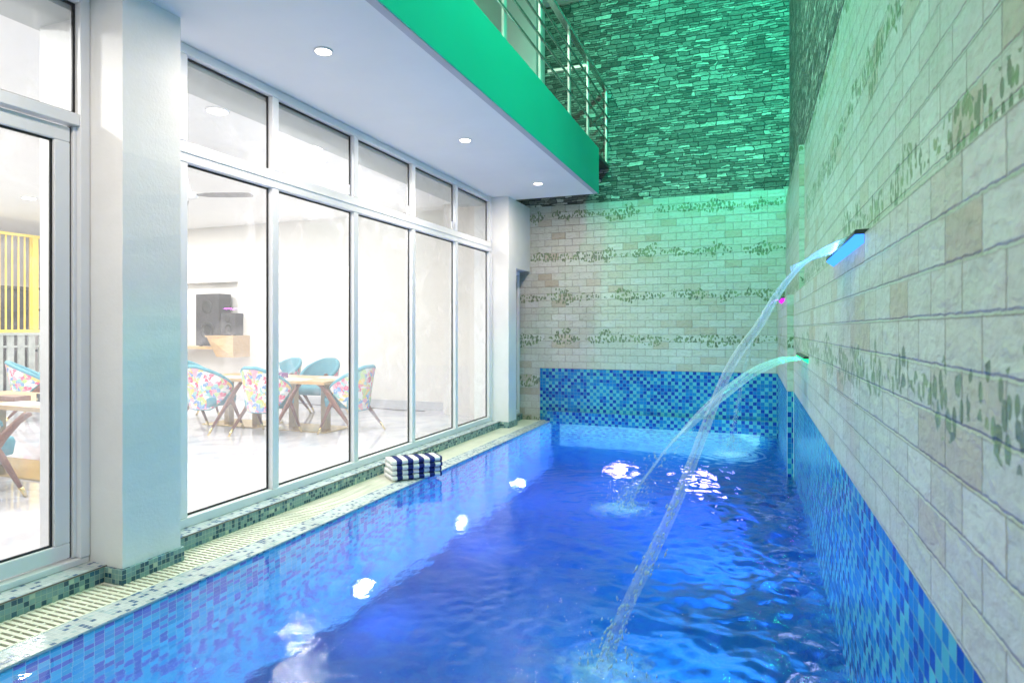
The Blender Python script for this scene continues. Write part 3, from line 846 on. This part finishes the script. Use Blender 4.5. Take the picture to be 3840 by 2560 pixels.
# ------------------------------------------------------------------ upper storey
us = thing('upper_storey', 'pale plastered upper storey wall and ceiling behind the balcony railing', 'building', (-3.6, 4, Zf))
b = MB(); b.box(-3.9, -3.45, Y0 - 1, 4.55, Zf, 6.3); b.box(-3.9, -3.45, 4.62, 5.3, Zf, 6.3); b.box(-3.9, -3.45, 5.42, 8.999, Zf, 6.3)
P(b.build('wall', M['wall_white']), us)
b = MB(); b.box(-3.9, -2.35, Y0 - 1, 8.999, 6.23, 6.42)
P(b.build('ceiling', M['wall_white']), us)
b = MB(); b.box(-3.45, -2.92, 8.55, 8.95, Zf, 6.2295)
P(b.build('pier', M['column_paint']), us)
b = MB(); b.box(-3.44, -3.40, 5.3, 5.42, Zf, 6.2)
P(b.build('door_frame', M['dark_metal']), us)
b = MB(); b.box(-3.46, -3.42, 3.3, 5.25, Zf + .02, 6.0)
P(b.build('cream_curtain', paint('cream_curtain', (0.80, 0.74, 0.62), 0.8, 0.08, 8)), us)
area('upper_storey_light', (-2.8, 4.5, 6.15), (-3.0, 4.5, 4), 0.5, 60, (1, 0.95, 0.85))

# ------------------------------------------------------------------ fountain spouts
def spout(label, x, y0, y1, z, ledm, col, power):
    th = thing('water_spout', label, 'water spout', (x, (y0 + y1) / 2, z), group='slot spouts set in the right hand wall')
    hl = (y1 - y0) / 2
    b = MB()
    prof = [(0.05, 0.022), (-0.030, 0.020), (-0.034, 0.012), (-0.034, 0.004), (0.05, 0.004)]
    b.loft([[Vector((px_, yy, pz)) for px_, pz in prof] for yy in (-hl, hl)], False, True)
    b.build('housing', M['dark_metal'], th, bevel=.001)
    b = MB(); b.loft([[Vector((px_, yy, pz)) for px_, pz in ((0.02, 0.0035), (-0.030, 0.0035), (-0.034, -0.004), (0.0, -0.03), (0.02, -0.03))] for yy in (-hl + .004, hl - .004)], False, True)
    b.build('led_channel', ledm, th)
    area('spout_led', (x - .05, (y0 + y1) / 2, z - .012), (x - .5, (y0 + y1) / 2, z - .05), y1 - y0, power, col, 'RECTANGLE', 0.02)
    return th
spout('blue lit slot spout nearest the camera, on the ledge of the right wall', Xr, 2.445, 3.33, 1.700, M['led_blue'], (0.10, 0.30, 1.0), 5)
spout('green lit slot spout, the lowest one, near the middle of the right wall', Xr, 4.75, 5.55, 1.165, M['led_green'], (0.02, 1.0, 0.4), 5)
spout('magenta lit slot spout beside the far pilaster', Xq, 7.0, 7.75, 1.690, M['led_magenta'], (0.8, 0.1, 1.0), 3)

def bez(pts, n):
    pts = [np.array(p, float) for p in pts]
    t = np.linspace(0, len(pts) - 1, n); out = []
    for q in t:
        i = min(int(q), len(pts) - 2); u = q - i
        p0 = pts[max(i - 1, 0)]; p1 = pts[i]; p2 = pts[i + 1]; p3 = pts[min(i + 2, len(pts) - 1)]
        out.append(0.5 * ((2 * p1) + (-p0 + p2) * u + (2 * p0 - 5 * p1 + 4 * p2 - p3) * u * u + (-p0 + 3 * p1 - 3 * p2 + p3) * u ** 3))
    return out

def stream(name, label, pts, mat, n=60, jit=0.0, mods=None):
    """pts: (x, y, z, half width along y, thickness)"""
    P_ = bez(pts, n); b = MB(); m = 14; vs = []; uvs = []; s = 0
    for i, q in enumerate(P_):
        if i: s += float(np.linalg.norm(q[:3] - P_[i - 1][:3]))
        d = Vector(P_[min(i + 1, n - 1)][:3] - P_[max(i - 1, 0)][:3]).normalized()
        wv = Vector((0, 1, 0)); wv = (wv - d * wv.dot(d)).normalized(); tv = d.cross(wv)
        for k in range(m + 1):
            a = 2 * math.pi * k / m
            ww_ = max(q[3] - .013, .007); tt = max(q[4] * .75, .002)
            jj = 1 + jit * math.sin(9 * s * (1 + .3 * math.sin(k)) + k * 2.1)
            vs.append(Vector(q[:3]) + wv * (ww_ * math.cos(a) * jj) + tv * (tt * math.sin(a)))
            uvs.append((math.cos(a) * 0.5 + (0.3 if a < math.pi else 0), s))
    fs = [(i * (m + 1) + k, i * (m + 1) + k + 1, (i + 1) * (m + 1) + k + 1, (i + 1) * (m + 1) + k) for i in range(n - 1) for k in range(m)]
    b.add(vs, fs, True, uvs)
    return b

b = stream('', '', [(.330, 2.89, 1.698, .43, .004), (.30, 2.88, 1.694, .37, .004), (.25, 2.86, 1.68, .27, .006), (.18, 2.83, 1.63, .14, .012), (.10, 2.80, 1.528, .055, .020), (.022, 2.76, 1.388, .034, .024),
                    (-.057, 2.74, 1.272, .032, .026), (-.125, 2.72, 1.131, .030, .026), (-.228, 2.66, .84, .036, .028), (-.292, 2.62, .668, .038, .03), (-.372, 2.58, .484, .040, .032), (-.483, 2.53, .238, .044, .034), (-.577, 2.50, -.02, .05, .04)], M['stream'], 90, .10)
tag(b.build('water_jet', M['stream']), 'longest arc of falling water, starting as a blue sheet at the nearest spout', 'water jet')
th = thing('water_jet', 'wide pale green arc of water splitting into thin strands', 'water jet', (.33, 5.15, 1.165))
b = stream('', '', [(.328, 5.15, 1.164, .38, .004), (.235, 5.13, 1.150, .36, .018), (.13, 5.12, 1.115, .32, .032), (-.02, 5.05, 1.035, .27, .042), (-.16, 5.0, .925, .22, .048), (-.32, 4.96, .78, .20, .045), (-.50, 4.93, .59, .19, .03)], M['stream'], 50, .05)
P(b.build('sheet', M['stream']), th)
for k, (dy, x1, ye, w_) in enumerate(((-.17, -.86, 4.62, .030), (-.06, -.90, 4.72, .012), (.05, -.98, 4.86, .022), (.15, -1.02, 4.98, .010), (.19, -1.06, 5.12, .028))):
    b = stream('', '', [(-.44, 4.93 + dy, .66, .05, .008), (-.62, 4.90 + dy * 1.1, .46, w_ * 1.3, .008), (-.78, (4.9 + dy + ye) / 2, .22, w_, .008), (x1, ye, -.02, w_ * 1.3, .010)], M['stream_thin'], 40, .2)
    P(b.build('strand', M['stream_thin']), th)
b = stream('', '', [(.272, 7.37, 1.692, .35, .004), (.20, 7.38, 1.67, .22, .006), (.127, 7.4, 1.56, .10, .012), (.05, 7.4, 1.40, .045, .018), (-.012, 7.4, 1.24, .03, .02), (-.081, 7.4, .949, .032, .022), (-.14, 7.4, .63, .040, .024), (-.207, 7.4, .261, .06, .024), (-.25, 7.4, -.02, .08, .02)], M['stream_thin'], 70, .12)
tag(b.build('water_jet', M['stream_thin']), 'thin farthest rope of falling water from the magenta spout', 'water jet')

def droplets(b, path, n, spread, rnd, rmin=.002, rmax=.0055):
    for _ in range(n):
        t = rnd.random() ** .6 * (len(path) - 1); i = min(int(t), len(path) - 2); f = t - i
        p = Vector(path[i]) * (1 - f) + Vector(path[i + 1]) * f
        k = t / (len(path) - 1)
        p += Vector([rnd.gauss(0, spread * (.3 + k)) for _ in range(3)])
        if p.z < 0: continue
        r = rnd.uniform(rmin, rmax); st = 1 + 3 * rnd.random()
        d = (Vector(path[i + 1]) - Vector(path[i])).normalized()
        s_ = d.orthogonal().normalized(); u_ = d.cross(s_)
        vs = [p + d * r * st, p - d * r * st] + [p + (s_ * math.cos(a) + u_ * math.sin(a)) * r for a in (0, 1.2566, 2.513, 3.77, 5.027)]
        fs = [(0, 2 + q, 2 + (q + 1) % 5) for q in range(5)] + [(1, 2 + (q + 1) % 5, 2 + q) for q in range(5)]
        b.add(vs, fs, True)
rd = random.Random(3)
b = MB()
droplets(b, [(-.18, 2.69, 1.0), (-.29, 2.62, .67), (-.37, 2.58, .48), (-.48, 2.53, .24), (-.56, 2.50, .03)], 170, .022, rd)
droplets(b, [(-.4, 4.9, .6), (-.62, 4.86, .46), (-.8, 4.82, .2), (-.93, 4.8, .02)], 260, .07, rd)
droplets(b, [(-.09, 7.4, .9), (-.14, 7.4, .6), (-.2, 7.4, .26), (-.24, 7.4, .02)], 90, .03, rd)
for x, y, r in SPL:
    droplets(b, [(x, y, .05), (x, y, .01)], 110, .10, rd, .002, .005)
o = tag(b.build('spray', M['droplet']), 'fine spray of droplets thrown off the falling water jets', 'spray', kind='stuff')

# ------------------------------------------------------------------ towels
def towel(name, label, zoff, tilt, seed, dx):
    rnd = random.Random(seed)
    th = thing(name, label, 'towel', (-2.945 + dx, 5.095, 0.008 + zoff), R(49) + tilt, 'striped towels stacked on the grating')
    Lh = 0.240; Wd = 0.120; T = .092
    # folded outline in the y-z plane: a flattened spiral of one thick cloth
    path = []
    t2 = T / 2
    # outer turn: from front bottom edge ... two visible layers at the front (pool side), fold at back
    for layer, (z0, sgn) in enumerate(((0.0, 1), (t2, 1))):
        b = MB(); rings = []
        nx = 26
        for i in range(nx + 1):
            u = -Lh + 2 * Lh * i / nx
            e = 1.0 - 0.10 * max(0, abs(u) / Lh - .88) / .12
            ring = []
            npt = 22; hh = t2 * .5
            for k in range(npt):
                a = 2 * math.pi * k / npt
                ca, sa = math.cos(a), math.sin(a)
                px_ = (Wd - hh * 1.5) * (1 if ca > 0 else -1) * min(1, abs(ca) * 2.6) ** 0.5 + hh * 1.5 * ca
                wr = 0.0022 * math.sin(u * 41 + layer * 2 + seed) + rnd.uniform(-1, 1) * .0007
                pz = z0 + hh + hh * 0.96 * (1 if sa > 0 else -1) * min(1, abs(sa) * 1.05) ** 0.8
                ring.append(Vector((u, px_ * e * (1 if layer == 0 else .975) + wr + (.006 if layer else 0), pz + wr * .8)))
            rings.append(ring)
        n_ = len(rings[0]); vs = [p for r in rings for p in r]
        uvs = [(p.x + .25, p.y) for p in vs]
        fs = [(i * n_ + j, i * n_ + (j + 1) % n_, (i + 1) * n_ + (j + 1) % n_, (i + 1) * n_ + j) for i in range(nx) for j in range(n_)]
        fs += [tuple(range(n_ - 1, -1, -1)), tuple(nx * n_ + j for j in range(n_))]
        b.add(vs, fs, True, uvs)
        b.build('folded_layer', M['towel'], th)
    # rolled end loop showing at the left end
    b = MB(); rings = []
    for i in range(19):
        a = -math.pi / 2 + math.pi * i / 18
        rr = t2
        cx = Wd - .01 + rr * math.cos(a) * 0.9; cz = t2 + rr * math.sin(a)
        rings.append([Vector((-Lh + .002, cx, cz)), Vector((Lh - .002, cx, cz)), Vector((Lh - .002, cx - .016 * math.cos(a), cz - .014 * math.sin(a))), Vector((-Lh + .002, cx - .016 * math.cos(a), cz - .014 * math.sin(a)))])
    n_ = 4; vs = [p for r in rings for p in r]; uvs = [(p.x + .25, p.y) for p in vs]
    fs = [(i * 4 + j, i * 4 + (j + 1) % 4, (i + 1) * 4 + (j + 1) % 4, (i + 1) * 4 + j) for i in range(18) for j in range(4)]
    b.add(vs, fs, True, uvs)
    b.build('fold', M['towel'], th)
towel('folded_towel', 'lower folded navy and white striped towel resting on the grating', 0, 0, 1, 0)
towel('folded_towel', 'upper folded navy and white striped towel lying on the other one', .0925, R(-3), 4, .006)

# ------------------------------------------------------------------ dining room
fl = MB(); fl.box(-16, Xw - .071, Y0 - 1, 9.59, -0.05, 0.06)
tag(fl.build('dining_room_floor', M['marble']), None, None, kind='structure')
dr = thing('dining_room', 'bright white dining room seen through the windows, with a recess at its far left', 'room', (-8, 9, 0))
b = MB(); b.box(-8.93, -3.705, 9.001, 9.3, 0.06, 3.5)
b.box(-16, -8.93, 9.0, 9.3, 2.26, 3.5); b.box(-16, -8.93, 9.15, 9.8, 0.06, 3.5); b.box(-8.93, -8.7, 9.3, 9.6, .06, 3.5)
b.box(-16.2, -16, Y0 - 1, 9.8, 0.06, 3.5); b.box(-16, -3.6, Y0 - 1.2, Y0 - 1, 0.06, 3.5)
P(b.build('wall', M['room_white']), dr)
b = MB(); b.box(-16.2, -3.9005, Y0 - 1.2, 9.8, 3.3, 3.5)
P(b.build('ceiling', M['room_ceiling']), dr)
b = MB(); b.box(-3.9, Xw - .071, Y0, 8.1, 3.12, 3.2215)
P(b.build('grey_strip', paint('grey_strip_colour', (0.45, 0.48, 0.48), 0.7, 0.05)), dr)  # grey box added for the strip along the top of the panes
b = MB(); b.box(-8.93, -3.9, 8.985, 9.0005, 0.061, 0.20)
P(b.build('skirting_board', paint('grey_skirting', (0.52, 0.53, 0.56), 0.3, 0.05)), dr)
b = MB(); b.box(-4.45, -3.705, 8.60, 8.984, 0.0605, 3.299)
P(b.build('corner_pier', M['room_white']), dr)
b = MB(); b.box(-6.05, -5.90, 8.992, 9.0005, 1.42, 1.50)
P(b.build('wall_switch_plate', M['white_plastic'], bevel=.003), dr)

cl = [(-4.6, 1.6), (-4.4, 4.2), (-4.225, 5.41), (-6.08, 7.26), (-6.6, 4.9), (-6.4, 2.2), (-8.6, 7.3), (-8.8, 4.3), (-9.0, 1.2), (-11.4, 5.6), (-12.4, 2.4), (-10.3, 7.6), (-9.9, 6.0)]  # last two lamps are added to brighten the recess
rowname = ['near the sliding door', 'above the first tall window', 'above the second tall window', 'above the dining tables', 'beside the ceiling fan', 'above the left table', 'in front of the recess', 'in the middle of the room', 'above the left side of the room', 'before the yellow screen', 'at the far left of the room', 'added to brighten the recess with the loudspeakers', 'added between the middle of the room and the recess to brighten it']
for (x, y), rn in zip(cl, rowname):
    th = thing('ceiling_lamp', 'round recessed white ceiling lamp ' + rn, 'ceiling light', (x, y, 3.3), group='recessed lamps of the dining room ceiling')
    b = MB(); b.lathe((0, 0, 0), [(.10, 0.0), (.10, -.008), (.09, -.012)], 28); b.build('trim', M['white_plastic'], th)
    b = MB(); b.lathe((0, 0, 0), [(.086, -.0125), (.084, -.014)], 28); b.build('lens', M['lamp_white'], th)
    area('ceiling_lamp_beam', (x, y, 3.27), (x, y, 0), 0.22, 26 if (x, y) == (-6.08, 7.26) else 54, (1.0, 0.965, 0.93))

# fan
fn = thing('ceiling_fan', 'pale grey ceiling fan with three long blades over the dining tables', 'ceiling fan', (-5.75, 5.05, 3.3))
b = MB(); b.lathe((0, 0, 0), [(.055, 0), (.05, -.03), (.018, -.12), (.013, -.13), (.013, -.28), (.03, -.29), (.062, -.42), (.065, -.43)], 24); b.build('stem', M['white_plastic'], fn)
b = MB(); b.lathe((0, 0, 0), [(.05, -.431), (.125, -.445), (.135, -.475), (.12, -.505), (.05, -.525)], 28); b.build('motor', M['white_plastic'], fn)
bladem = paint('fan_blade_grey', (0.20, 0.19, 0.20), 0.4, 0.2, 12)
for k in range(3):
    a = R(20 + 120 * k); b = MB(); r0 = [.10, .16, .24, .45, .65, .72, .74]; ww_ = [.02, .02, .040, .048, .046, .04, .025]
    ca, sa = math.cos(a), math.sin(a); rings = []
    for r_i, w_i in zip(r0, ww_):
        rings.append([Vector((r_i * ca - q * w_i * sa, r_i * sa + q * w_i * ca, -.475 + -q * w_i * .30 + dz)) for q, dz in ((-1, 0), (1, 0), (1, .006), (-1, .006))])
    b.loft(rings, False, True); b.build('blade', bladem, fn)

# chairs
def make_chair(label):
    th = thing('dining_chair', label, 'chair', group='floral and teal dining chairs')
    NU = 30; A = R(112)
    def pt(phi, v, off):
        # phi 0 = back centre (-y); v 0 bottom .. 1 top
        a = abs(phi) / A
        top = 0.86 - 0.27 * max(0, (a - .12) / .88) ** 1.35
        bot = 0.30 + 0.27 * max(0, (a - .40) / .60) ** 1.25
        z = bot + (top - bot) * v
        k = 0.80 + 0.20 * ((z - .30) / .5)
        rx = 0.315 * k - off; ry = 0.30 * k - off
        return Vector((rx * math.sin(phi), -ry * math.cos(phi) + 0.02 - (z - .3) * .05 * math.cos(phi), z))
    b = MB(); vs = []; fs = []
    for i in range(NU + 1):
        phi = -A + 2 * A * i / NU
        for j in range(9): vs.append(pt(phi, j / 8 * .97, 0))
    for i in range(NU):
        for j in range(8): fs.append((i * 9 + j, (i + 1) * 9 + j, (i + 1) * 9 + j + 1, i * 9 + j + 1))
    b.add(vs, fs, True); b.build('outer_shell', M['floral'], th)
    b = MB(); vs = []; fs = []
    for i in range(NU + 1):
        phi = (-A + 2 * A * i / NU) * .985
        rib = 0.004 * (i % 2)
        for j in range(9): vs.append(pt(phi, .02 + j / 8 * .95, .048 + rib))
    for i in range(NU):
        for j in range(8): fs.append((i * 9 + j, i * 9 + j + 1, (i + 1) * 9 + j + 1, (i + 1) * 9 + j))
    b.add(vs, fs, True); b.build('lining', M['teal'], th)
    b = MB(); b.tube([pt(-A + 2 * A * i / NU, .965, .024) for i in range(NU + 1)], .027, 10); b.build('top_rim', M['teal'], th)
    b = MB()
    for sg in (-1, 1):
        b.tube([pt(sg * A, v, .02) for v in (0, .5, .97)], .024, 8)
    b.tube([pt(-A + 2 * A * i / NU, 0.01, .022) for i in range(NU + 1)], .020, 8)
    b.build('piping', M['teal'], th)
    b = MB(); rings = []
    for z, sx, sy in ((.33, .20, .20), (.335, .235, .235), (.43, .245, .25), (.465, .235, .24), (.475, .20, .20)):
        ring = []
        for k in range(28):
            a = 2 * math.pi * k / 28; ca, sa = math.cos(a), math.sin(a)
            ring.append(Vector((sx * math.copysign(abs(ca) ** .5, ca), .045 + sy * math.copysign(abs(sa) ** .5, sa), z)))
        rings.append(ring)
    b.loft(rings, True, True); b.build('seat', M['teal'], th)
    for sg in (-1, 1):
        def flat(pts, wd, b, thick=.032):
            rings = []
            P2 = [Vector(p) for p in pts]
            for i, p in enumerate(P2):
                d = (P2[min(i + 1, len(P2) - 1)] - P2[max(i - 1, 0)]).normalized()
                s_ = Vector((1, 0, 0)); u = d.cross(s_).normalized()
                ring = []
                for k in range(10):
                    a = 2 * math.pi * k / 10
                    ring.append(p + s_ * (thick / 2 * math.cos(a)) + u * (wd[i] / 2 * math.sin(a)))
                rings.append(ring)
            b.loft(rings, True, True)
        x = sg * .300
        b = MB(); flat([(x, .31, .645), (x, .27, .638), (x, .22, .60), (x, .12, .50), (x, .05, .41), (x + sg * .004, -.08, .27), (x + sg * .008, -.245, .085)], [.035, .062, .056, .070, .090, .055, .032], b)
        leg = b.build('rear_leg', M['walnut'], th)
        b = MB(); flat([(x + sg * .008, -.243, .088), (x + sg * .010, -.31, .0)], [.036, .024], b, .030); b.build('brass_tip', M['brass'], leg)
        b = MB(); flat([(x - sg * .002, .05, .43), (x, .11, .34), (x + sg * .004, .235, .085)], [.07, .055, .032], b)
        leg = b.build('front_leg', M['walnut'], th)
        b = MB(); flat([(x + sg * .004, .233, .088), (x + sg * .006, .275, .0)], [.036, .024], b, .030); b.build('brass_tip', M['brass'], leg)
    return th
ch_specs = [
    ('near side chair with floral back, first chair right of the blue column', -6.60, 6.17, 0),
    ('near side chair with floral back, partly hidden by the first window mullion', -5.68, 6.20, 0),
    ('floral chair turned sideways at the right end of the oak tables', -4.80, 6.72, 90),
    ('chair showing its teal lining behind the purple tissue box', -6.82, 7.75, 172),
    ('chair showing its teal lining at the far right corner of the oak tables', -6.18, 7.85, 184),
    ('chair with teal inside at the left end of the oak tables, behind the first chair', -7.72, 6.85, -100),
    ('chair with wooden arm in front of the left table, seen through the sliding door', -5.63, 2.93, 0),
    ('floral chair beyond the left table, in front of the metal screen', -9.75, 5.95, -35),
    ('teal lined chair on the far side of the left table', -6.30, 4.55, 178),
    ('teal lined chair farthest back behind the floral one by the screen', -10.35, 6.55, 140),
]
proto = None
for lab, x, y, rz in ch_specs:
    o = make_chair(lab) if proto is None else copy_tree(proto)
    proto = proto or o
    o['label'] = lab; o.location = (x, y, 0.06); o.rotation_euler = (0, 0, R(rz))

def table(label, x0, x1, y0, y1, posts):
    th = thing('dining_table', label, 'table', ((x0 + x1) / 2, (y0 + y1) / 2, .06), group='oak dining tables')
    hx, hy = (x1 - x0) / 2, (y1 - y0) / 2
    b = MB(); b.box(-hx, hx, -hy, hy, .625, .665); b.build('tabletop', M['oak'], th, bevel=.004)
    for px_ in posts:
        b = MB(); b.box(px_ - .045, px_ + .045, -.045, .045, .014, .6245); b.build('pedestal', M['brass_dark'], th, bevel=.003)
    b = MB(); b.box(-hx * .82, hx * .82, -.27, .27, .001, .014); b.build('base_plate', M['brass'], th, bevel=.003)
    return th
M['brass_dark'] = paint('antique_brass', (0.42, 0.34, 0.22), 0.35, 0.15, 9, metallic=0.8)
table('oak dining table on the left, behind the first floral chair', -7.20, -6.06, 6.35, 7.20, (-.25, .25))
table('oak dining table on the right holding the purple tissue box', -6.055, -4.93, 6.35, 7.20, (-.26, .26))
table('oak dining table seen through the sliding door', -7.35, -5.42, 3.42, 4.25, (-.4, .55))

def tissue_box(label, loc, rz, mat, word, s=1.0, tcol=(0.85, 0.85, 0.8)):
    th = thing('tissue_box', label, 'tissue box', loc, rz)
    b = MB(); b.box(-.125 * s, .125 * s, -.06 * s, .06 * s, 0, .062 * s); b.build('carton', mat, th, bevel=.002)
    b = MB(); rings = []
    for z, r in ((.0615, .06), (.085, .055), (.11, .035), (.16, .03), (.20, .012)):
        rings.append([Vector((r * s * math.cos(a * math.pi / 6) * 1.3 * (1 + .2 * math.sin(a * 2.3)) + .03 * (z - .06), r * s * .6 * math.sin(a * math.pi / 6), z * s)) for a in range(12)])
    b.loft(rings, True, True); b.build('tissue', M['tissue'], th)
    cu = bpy.data.curves.new('lettering', 'FONT'); cu.body = word; cu.size = .045 * s; cu.extrude = .0005; cu.align_x = 'RIGHT'
    o = bpy.data.objects.new('lettering', cu); COL.objects.link(o); o.parent = th; o.location = (.118 * s, -.0612 * s, .024 * s); o.rotation_euler = (R(90), 0, 0)
    bpy.context.view_layer.update()
    me = bpy.data.meshes.new_from_object(o.evaluated_get(bpy.context.evaluated_depsgraph_get()))
    bpy.data.objects.remove(o)
    me.materials.clear(); me.materials.append(M['paper'])
    o = bpy.data.objects.new('lettering', me); COL.objects.link(o); o.parent = th; o.location = (.118 * s, -.0612 * s, .024 * s); o.rotation_euler = (R(90), 0, 0)
    return th
tissue_box('purple floral tissue box with a tissue sticking up, on the right oak table', (-5.92, 6.62, .7255), R(6), M['box_floral_purple'], 'Nuf', 1.15)
tissue_box('dark tissue box with pale flowers on the table behind the sliding door', (-5.83, 3.76, .7255), R(3), M['box_floral_dark'], 'Nuf', 1.2)

bt = thing('sanitiser_bottle', 'frosted bottle with violet collar standing behind the dark tissue box', 'bottle', (-6.22, 3.93, .7255))
b = MB(); b.lathe((0, 0, 0), [(.045, 0), (.05, .01), (.05, .10), (.045, .13), (.028, .148)], 24); b.build('body', M['paper'], bt)
b = MB(); b.lathe((0, 0, 0), [(.05, .128), (.052, .14), (.03, .165), (.018, .18)], 24); b.build('collar', M['navy_edge'], bt)
b = MB(); b.box(-.05, .04, -.014, .014, .18, .197); b.box(-.012, .012, -.012, .012, .17, .215); b.build('pump', M['oak'], bt, bevel=.003)
for lab, x, y, z, rz, sx, sy in (('white menu sheet on the right oak table near its front edge', -5.55, 6.52, .7258, 8, .21, .15), ('white menu sheet at the back of the right oak table', -5.25, 6.98, .7258, -5, .2, .14), ('grey place mat on the left oak table', -6.6, 6.6, .7258, 2, .2, .15), ('white sheet on the near edge of the table behind the sliding door', -5.95, 3.56, .7258, 3, .21, .12)):
    b = MB(); b.box(-sx, sx, -sy, sy, 0, .0015)
    o = tag(b.build('paper_sheet', M['paper']), lab, 'paper', 'sheets lying on the dining tables'); o.location = (x, y, z); o.rotation_euler = (0, 0, R(rz))
b = MB(); b.box(-.14, .14, -.07, .07, 0, .045)
o = tag(b.build('wooden_tray', M['walnut'], bevel=.004), 'reddish wooden box left of the dark tissue box', 'box'); o.location = (-6.30, 3.68, .7256)

# counter, speakers
ct = thing('wall_counter', 'angled oak counter fixed in the white recess at the far end of the room', 'counter', (-9.4, 9.4, 1.0))
b = MB(); b.box(-11.1, -9.145, 8.75, 9.149, 1.005, 1.055); P(b.build('shelf', M['oak'], bevel=.003), ct)
b = MB(); b.box(-9.31, -8.64, 8.60, 9.149, 1.235, 1.26); P(b.build('top', M['oak'], bevel=.003), ct)
b = MB(); b.add([(-9.29, 8.62, 1.2345), (-9.14, 8.70, .87), (-8.645, 8.60, .87), (-8.645, 8.60, 1.2345), (-9.29, 9.149, 1.2345), (-9.14, 9.149, .87), (-8.645, 9.149, .87), (-8.645, 9.149, 1.2345)], [(0, 1, 2, 3), (7, 6, 5, 4), (0, 4, 5, 1), (3, 2, 6, 7), (1, 5, 6, 2), (0, 3, 7, 4)])
P(b.build('front_panel', M['oak']), ct)
def speaker(label, x0, x1, y0, z0, z1, grp=None):
    th = thing('speaker', label, 'speaker', ((x0 + x1) / 2, y0, z0))
    hx = (x1 - x0) / 2; h = z1 - z0
    b = MB(); b.box(-hx, hx, 0, .30, .012, h); b.build('cabinet', M['black_plastic'], th, bevel=.01)
    b = MB(); b.lathe((0, -.001, h * .3), [(hx * .62, 0), (hx * .6, .008), (hx * .4, -.004), (hx * .2, .004)], 28, 'y'); b.build('woofer', M['gasket'], th)
    b = MB(); b.lathe((0, -.001, h * .75), [(hx * .45, 0), (hx * .42, .008), (hx * .2, .002)], 28, 'y'); b.build('tweeter', M['gasket'], th)
    for sx in (-1, 1):
        b = MB(); b.box(sx * hx * .7 - .02, sx * hx * .7 + .02, .02, .06, 0, .0125); b.build('foot', M['gasket'], th)
speaker('tall black loudspeaker standing on the oak shelf in the recess', -9.74, -9.18, 8.79, 1.056, 2.03)
speaker('small black loudspeaker beside the tall one, on the higher counter', -9.13, -8.80, 8.80, 1.261, 1.67)

# yellow screen and galvanised panel seen through the sliding door
sc = thing('yellow_screen', 'yellow metal screen of thin vertical rods above a grey panelled parapet', 'screen', (-12, 7.1, .06))
for k in range(22):
    y = 6.0 + k * .099
    b = MB(); b.box(-12.012, -11.99, y, y + .020, 1.365, 3.0); P(b.build('rod', M['yellow']), sc)
b = MB(); b.box(-12.03, -11.97, 5.9, 8.2, 1.315, 1.3645); P(b.build('bottom_rail', M['yellow'], bevel=.004), sc)
b = MB(); b.box(-12.03, -11.97, 5.9, 8.2, 3.0005, 3.05); P(b.build('top_rail', M['yellow'], bevel=.004), sc)
b = MB(); b.box(-12.06, -11.95, 7.30, 7.40, 1.365, 3.0); P(b.build('post', M['yellow'], bevel=.004), sc)
b = MB(); b.box(-12.04, -11.965, 5.9, 8.2, 1.27, 1.3145); b.box(-12.03, -11.985, 5.9, 8.2, 1.055, 1.09)
for k in range(14): b.box(-12.025, -11.99, 5.9 + k * .17, 5.9 + k * .17 + .105, .07, 1.2695)
P(b.build('parapet', M['steel_plate']), sc)
b = MB()
for z0, z1 in ((.06, .10), (.95, .99), (1.35, 1.39), (1.72, 1.76), (2.12, 2.16)): b.box(-12.95, -12.6, 6.95, 7.9, z0, z1)
for y in (6.95, 7.88): b.box(-12.95, -12.9, y, y + .03, .06, 2.2); b.box(-12.64, -12.6, y, y + .03, .06, 2.2)
b.box(-12.99, -12.951, 6.95, 7.91, .06, 2.16)
tag(b.build('shelf_unit', M['black_plastic'], bevel=.003), 'dark shelving unit behind the yellow screen', 'shelf')
b = MB(); b.box(-14.0, -13.95, 3.5, 8.99, .06, 3.29)
tag(b.build('partition', M['cloth_grey']), 'mauve grey partition behind the yellow screen', 'partition')
b = MB(); b.tube(bez([(-7.6, 8.93, .085), (-6.9, 8.86, .067), (-6.2, 8.9, .068), (-5.4, 8.8, .067), (-4.9, 8.83, .068)], 30), .006, 6)
tag(b.build('floor_cable', M['cable']), 'thin dark cable lying along the foot of the white wall', 'cable')
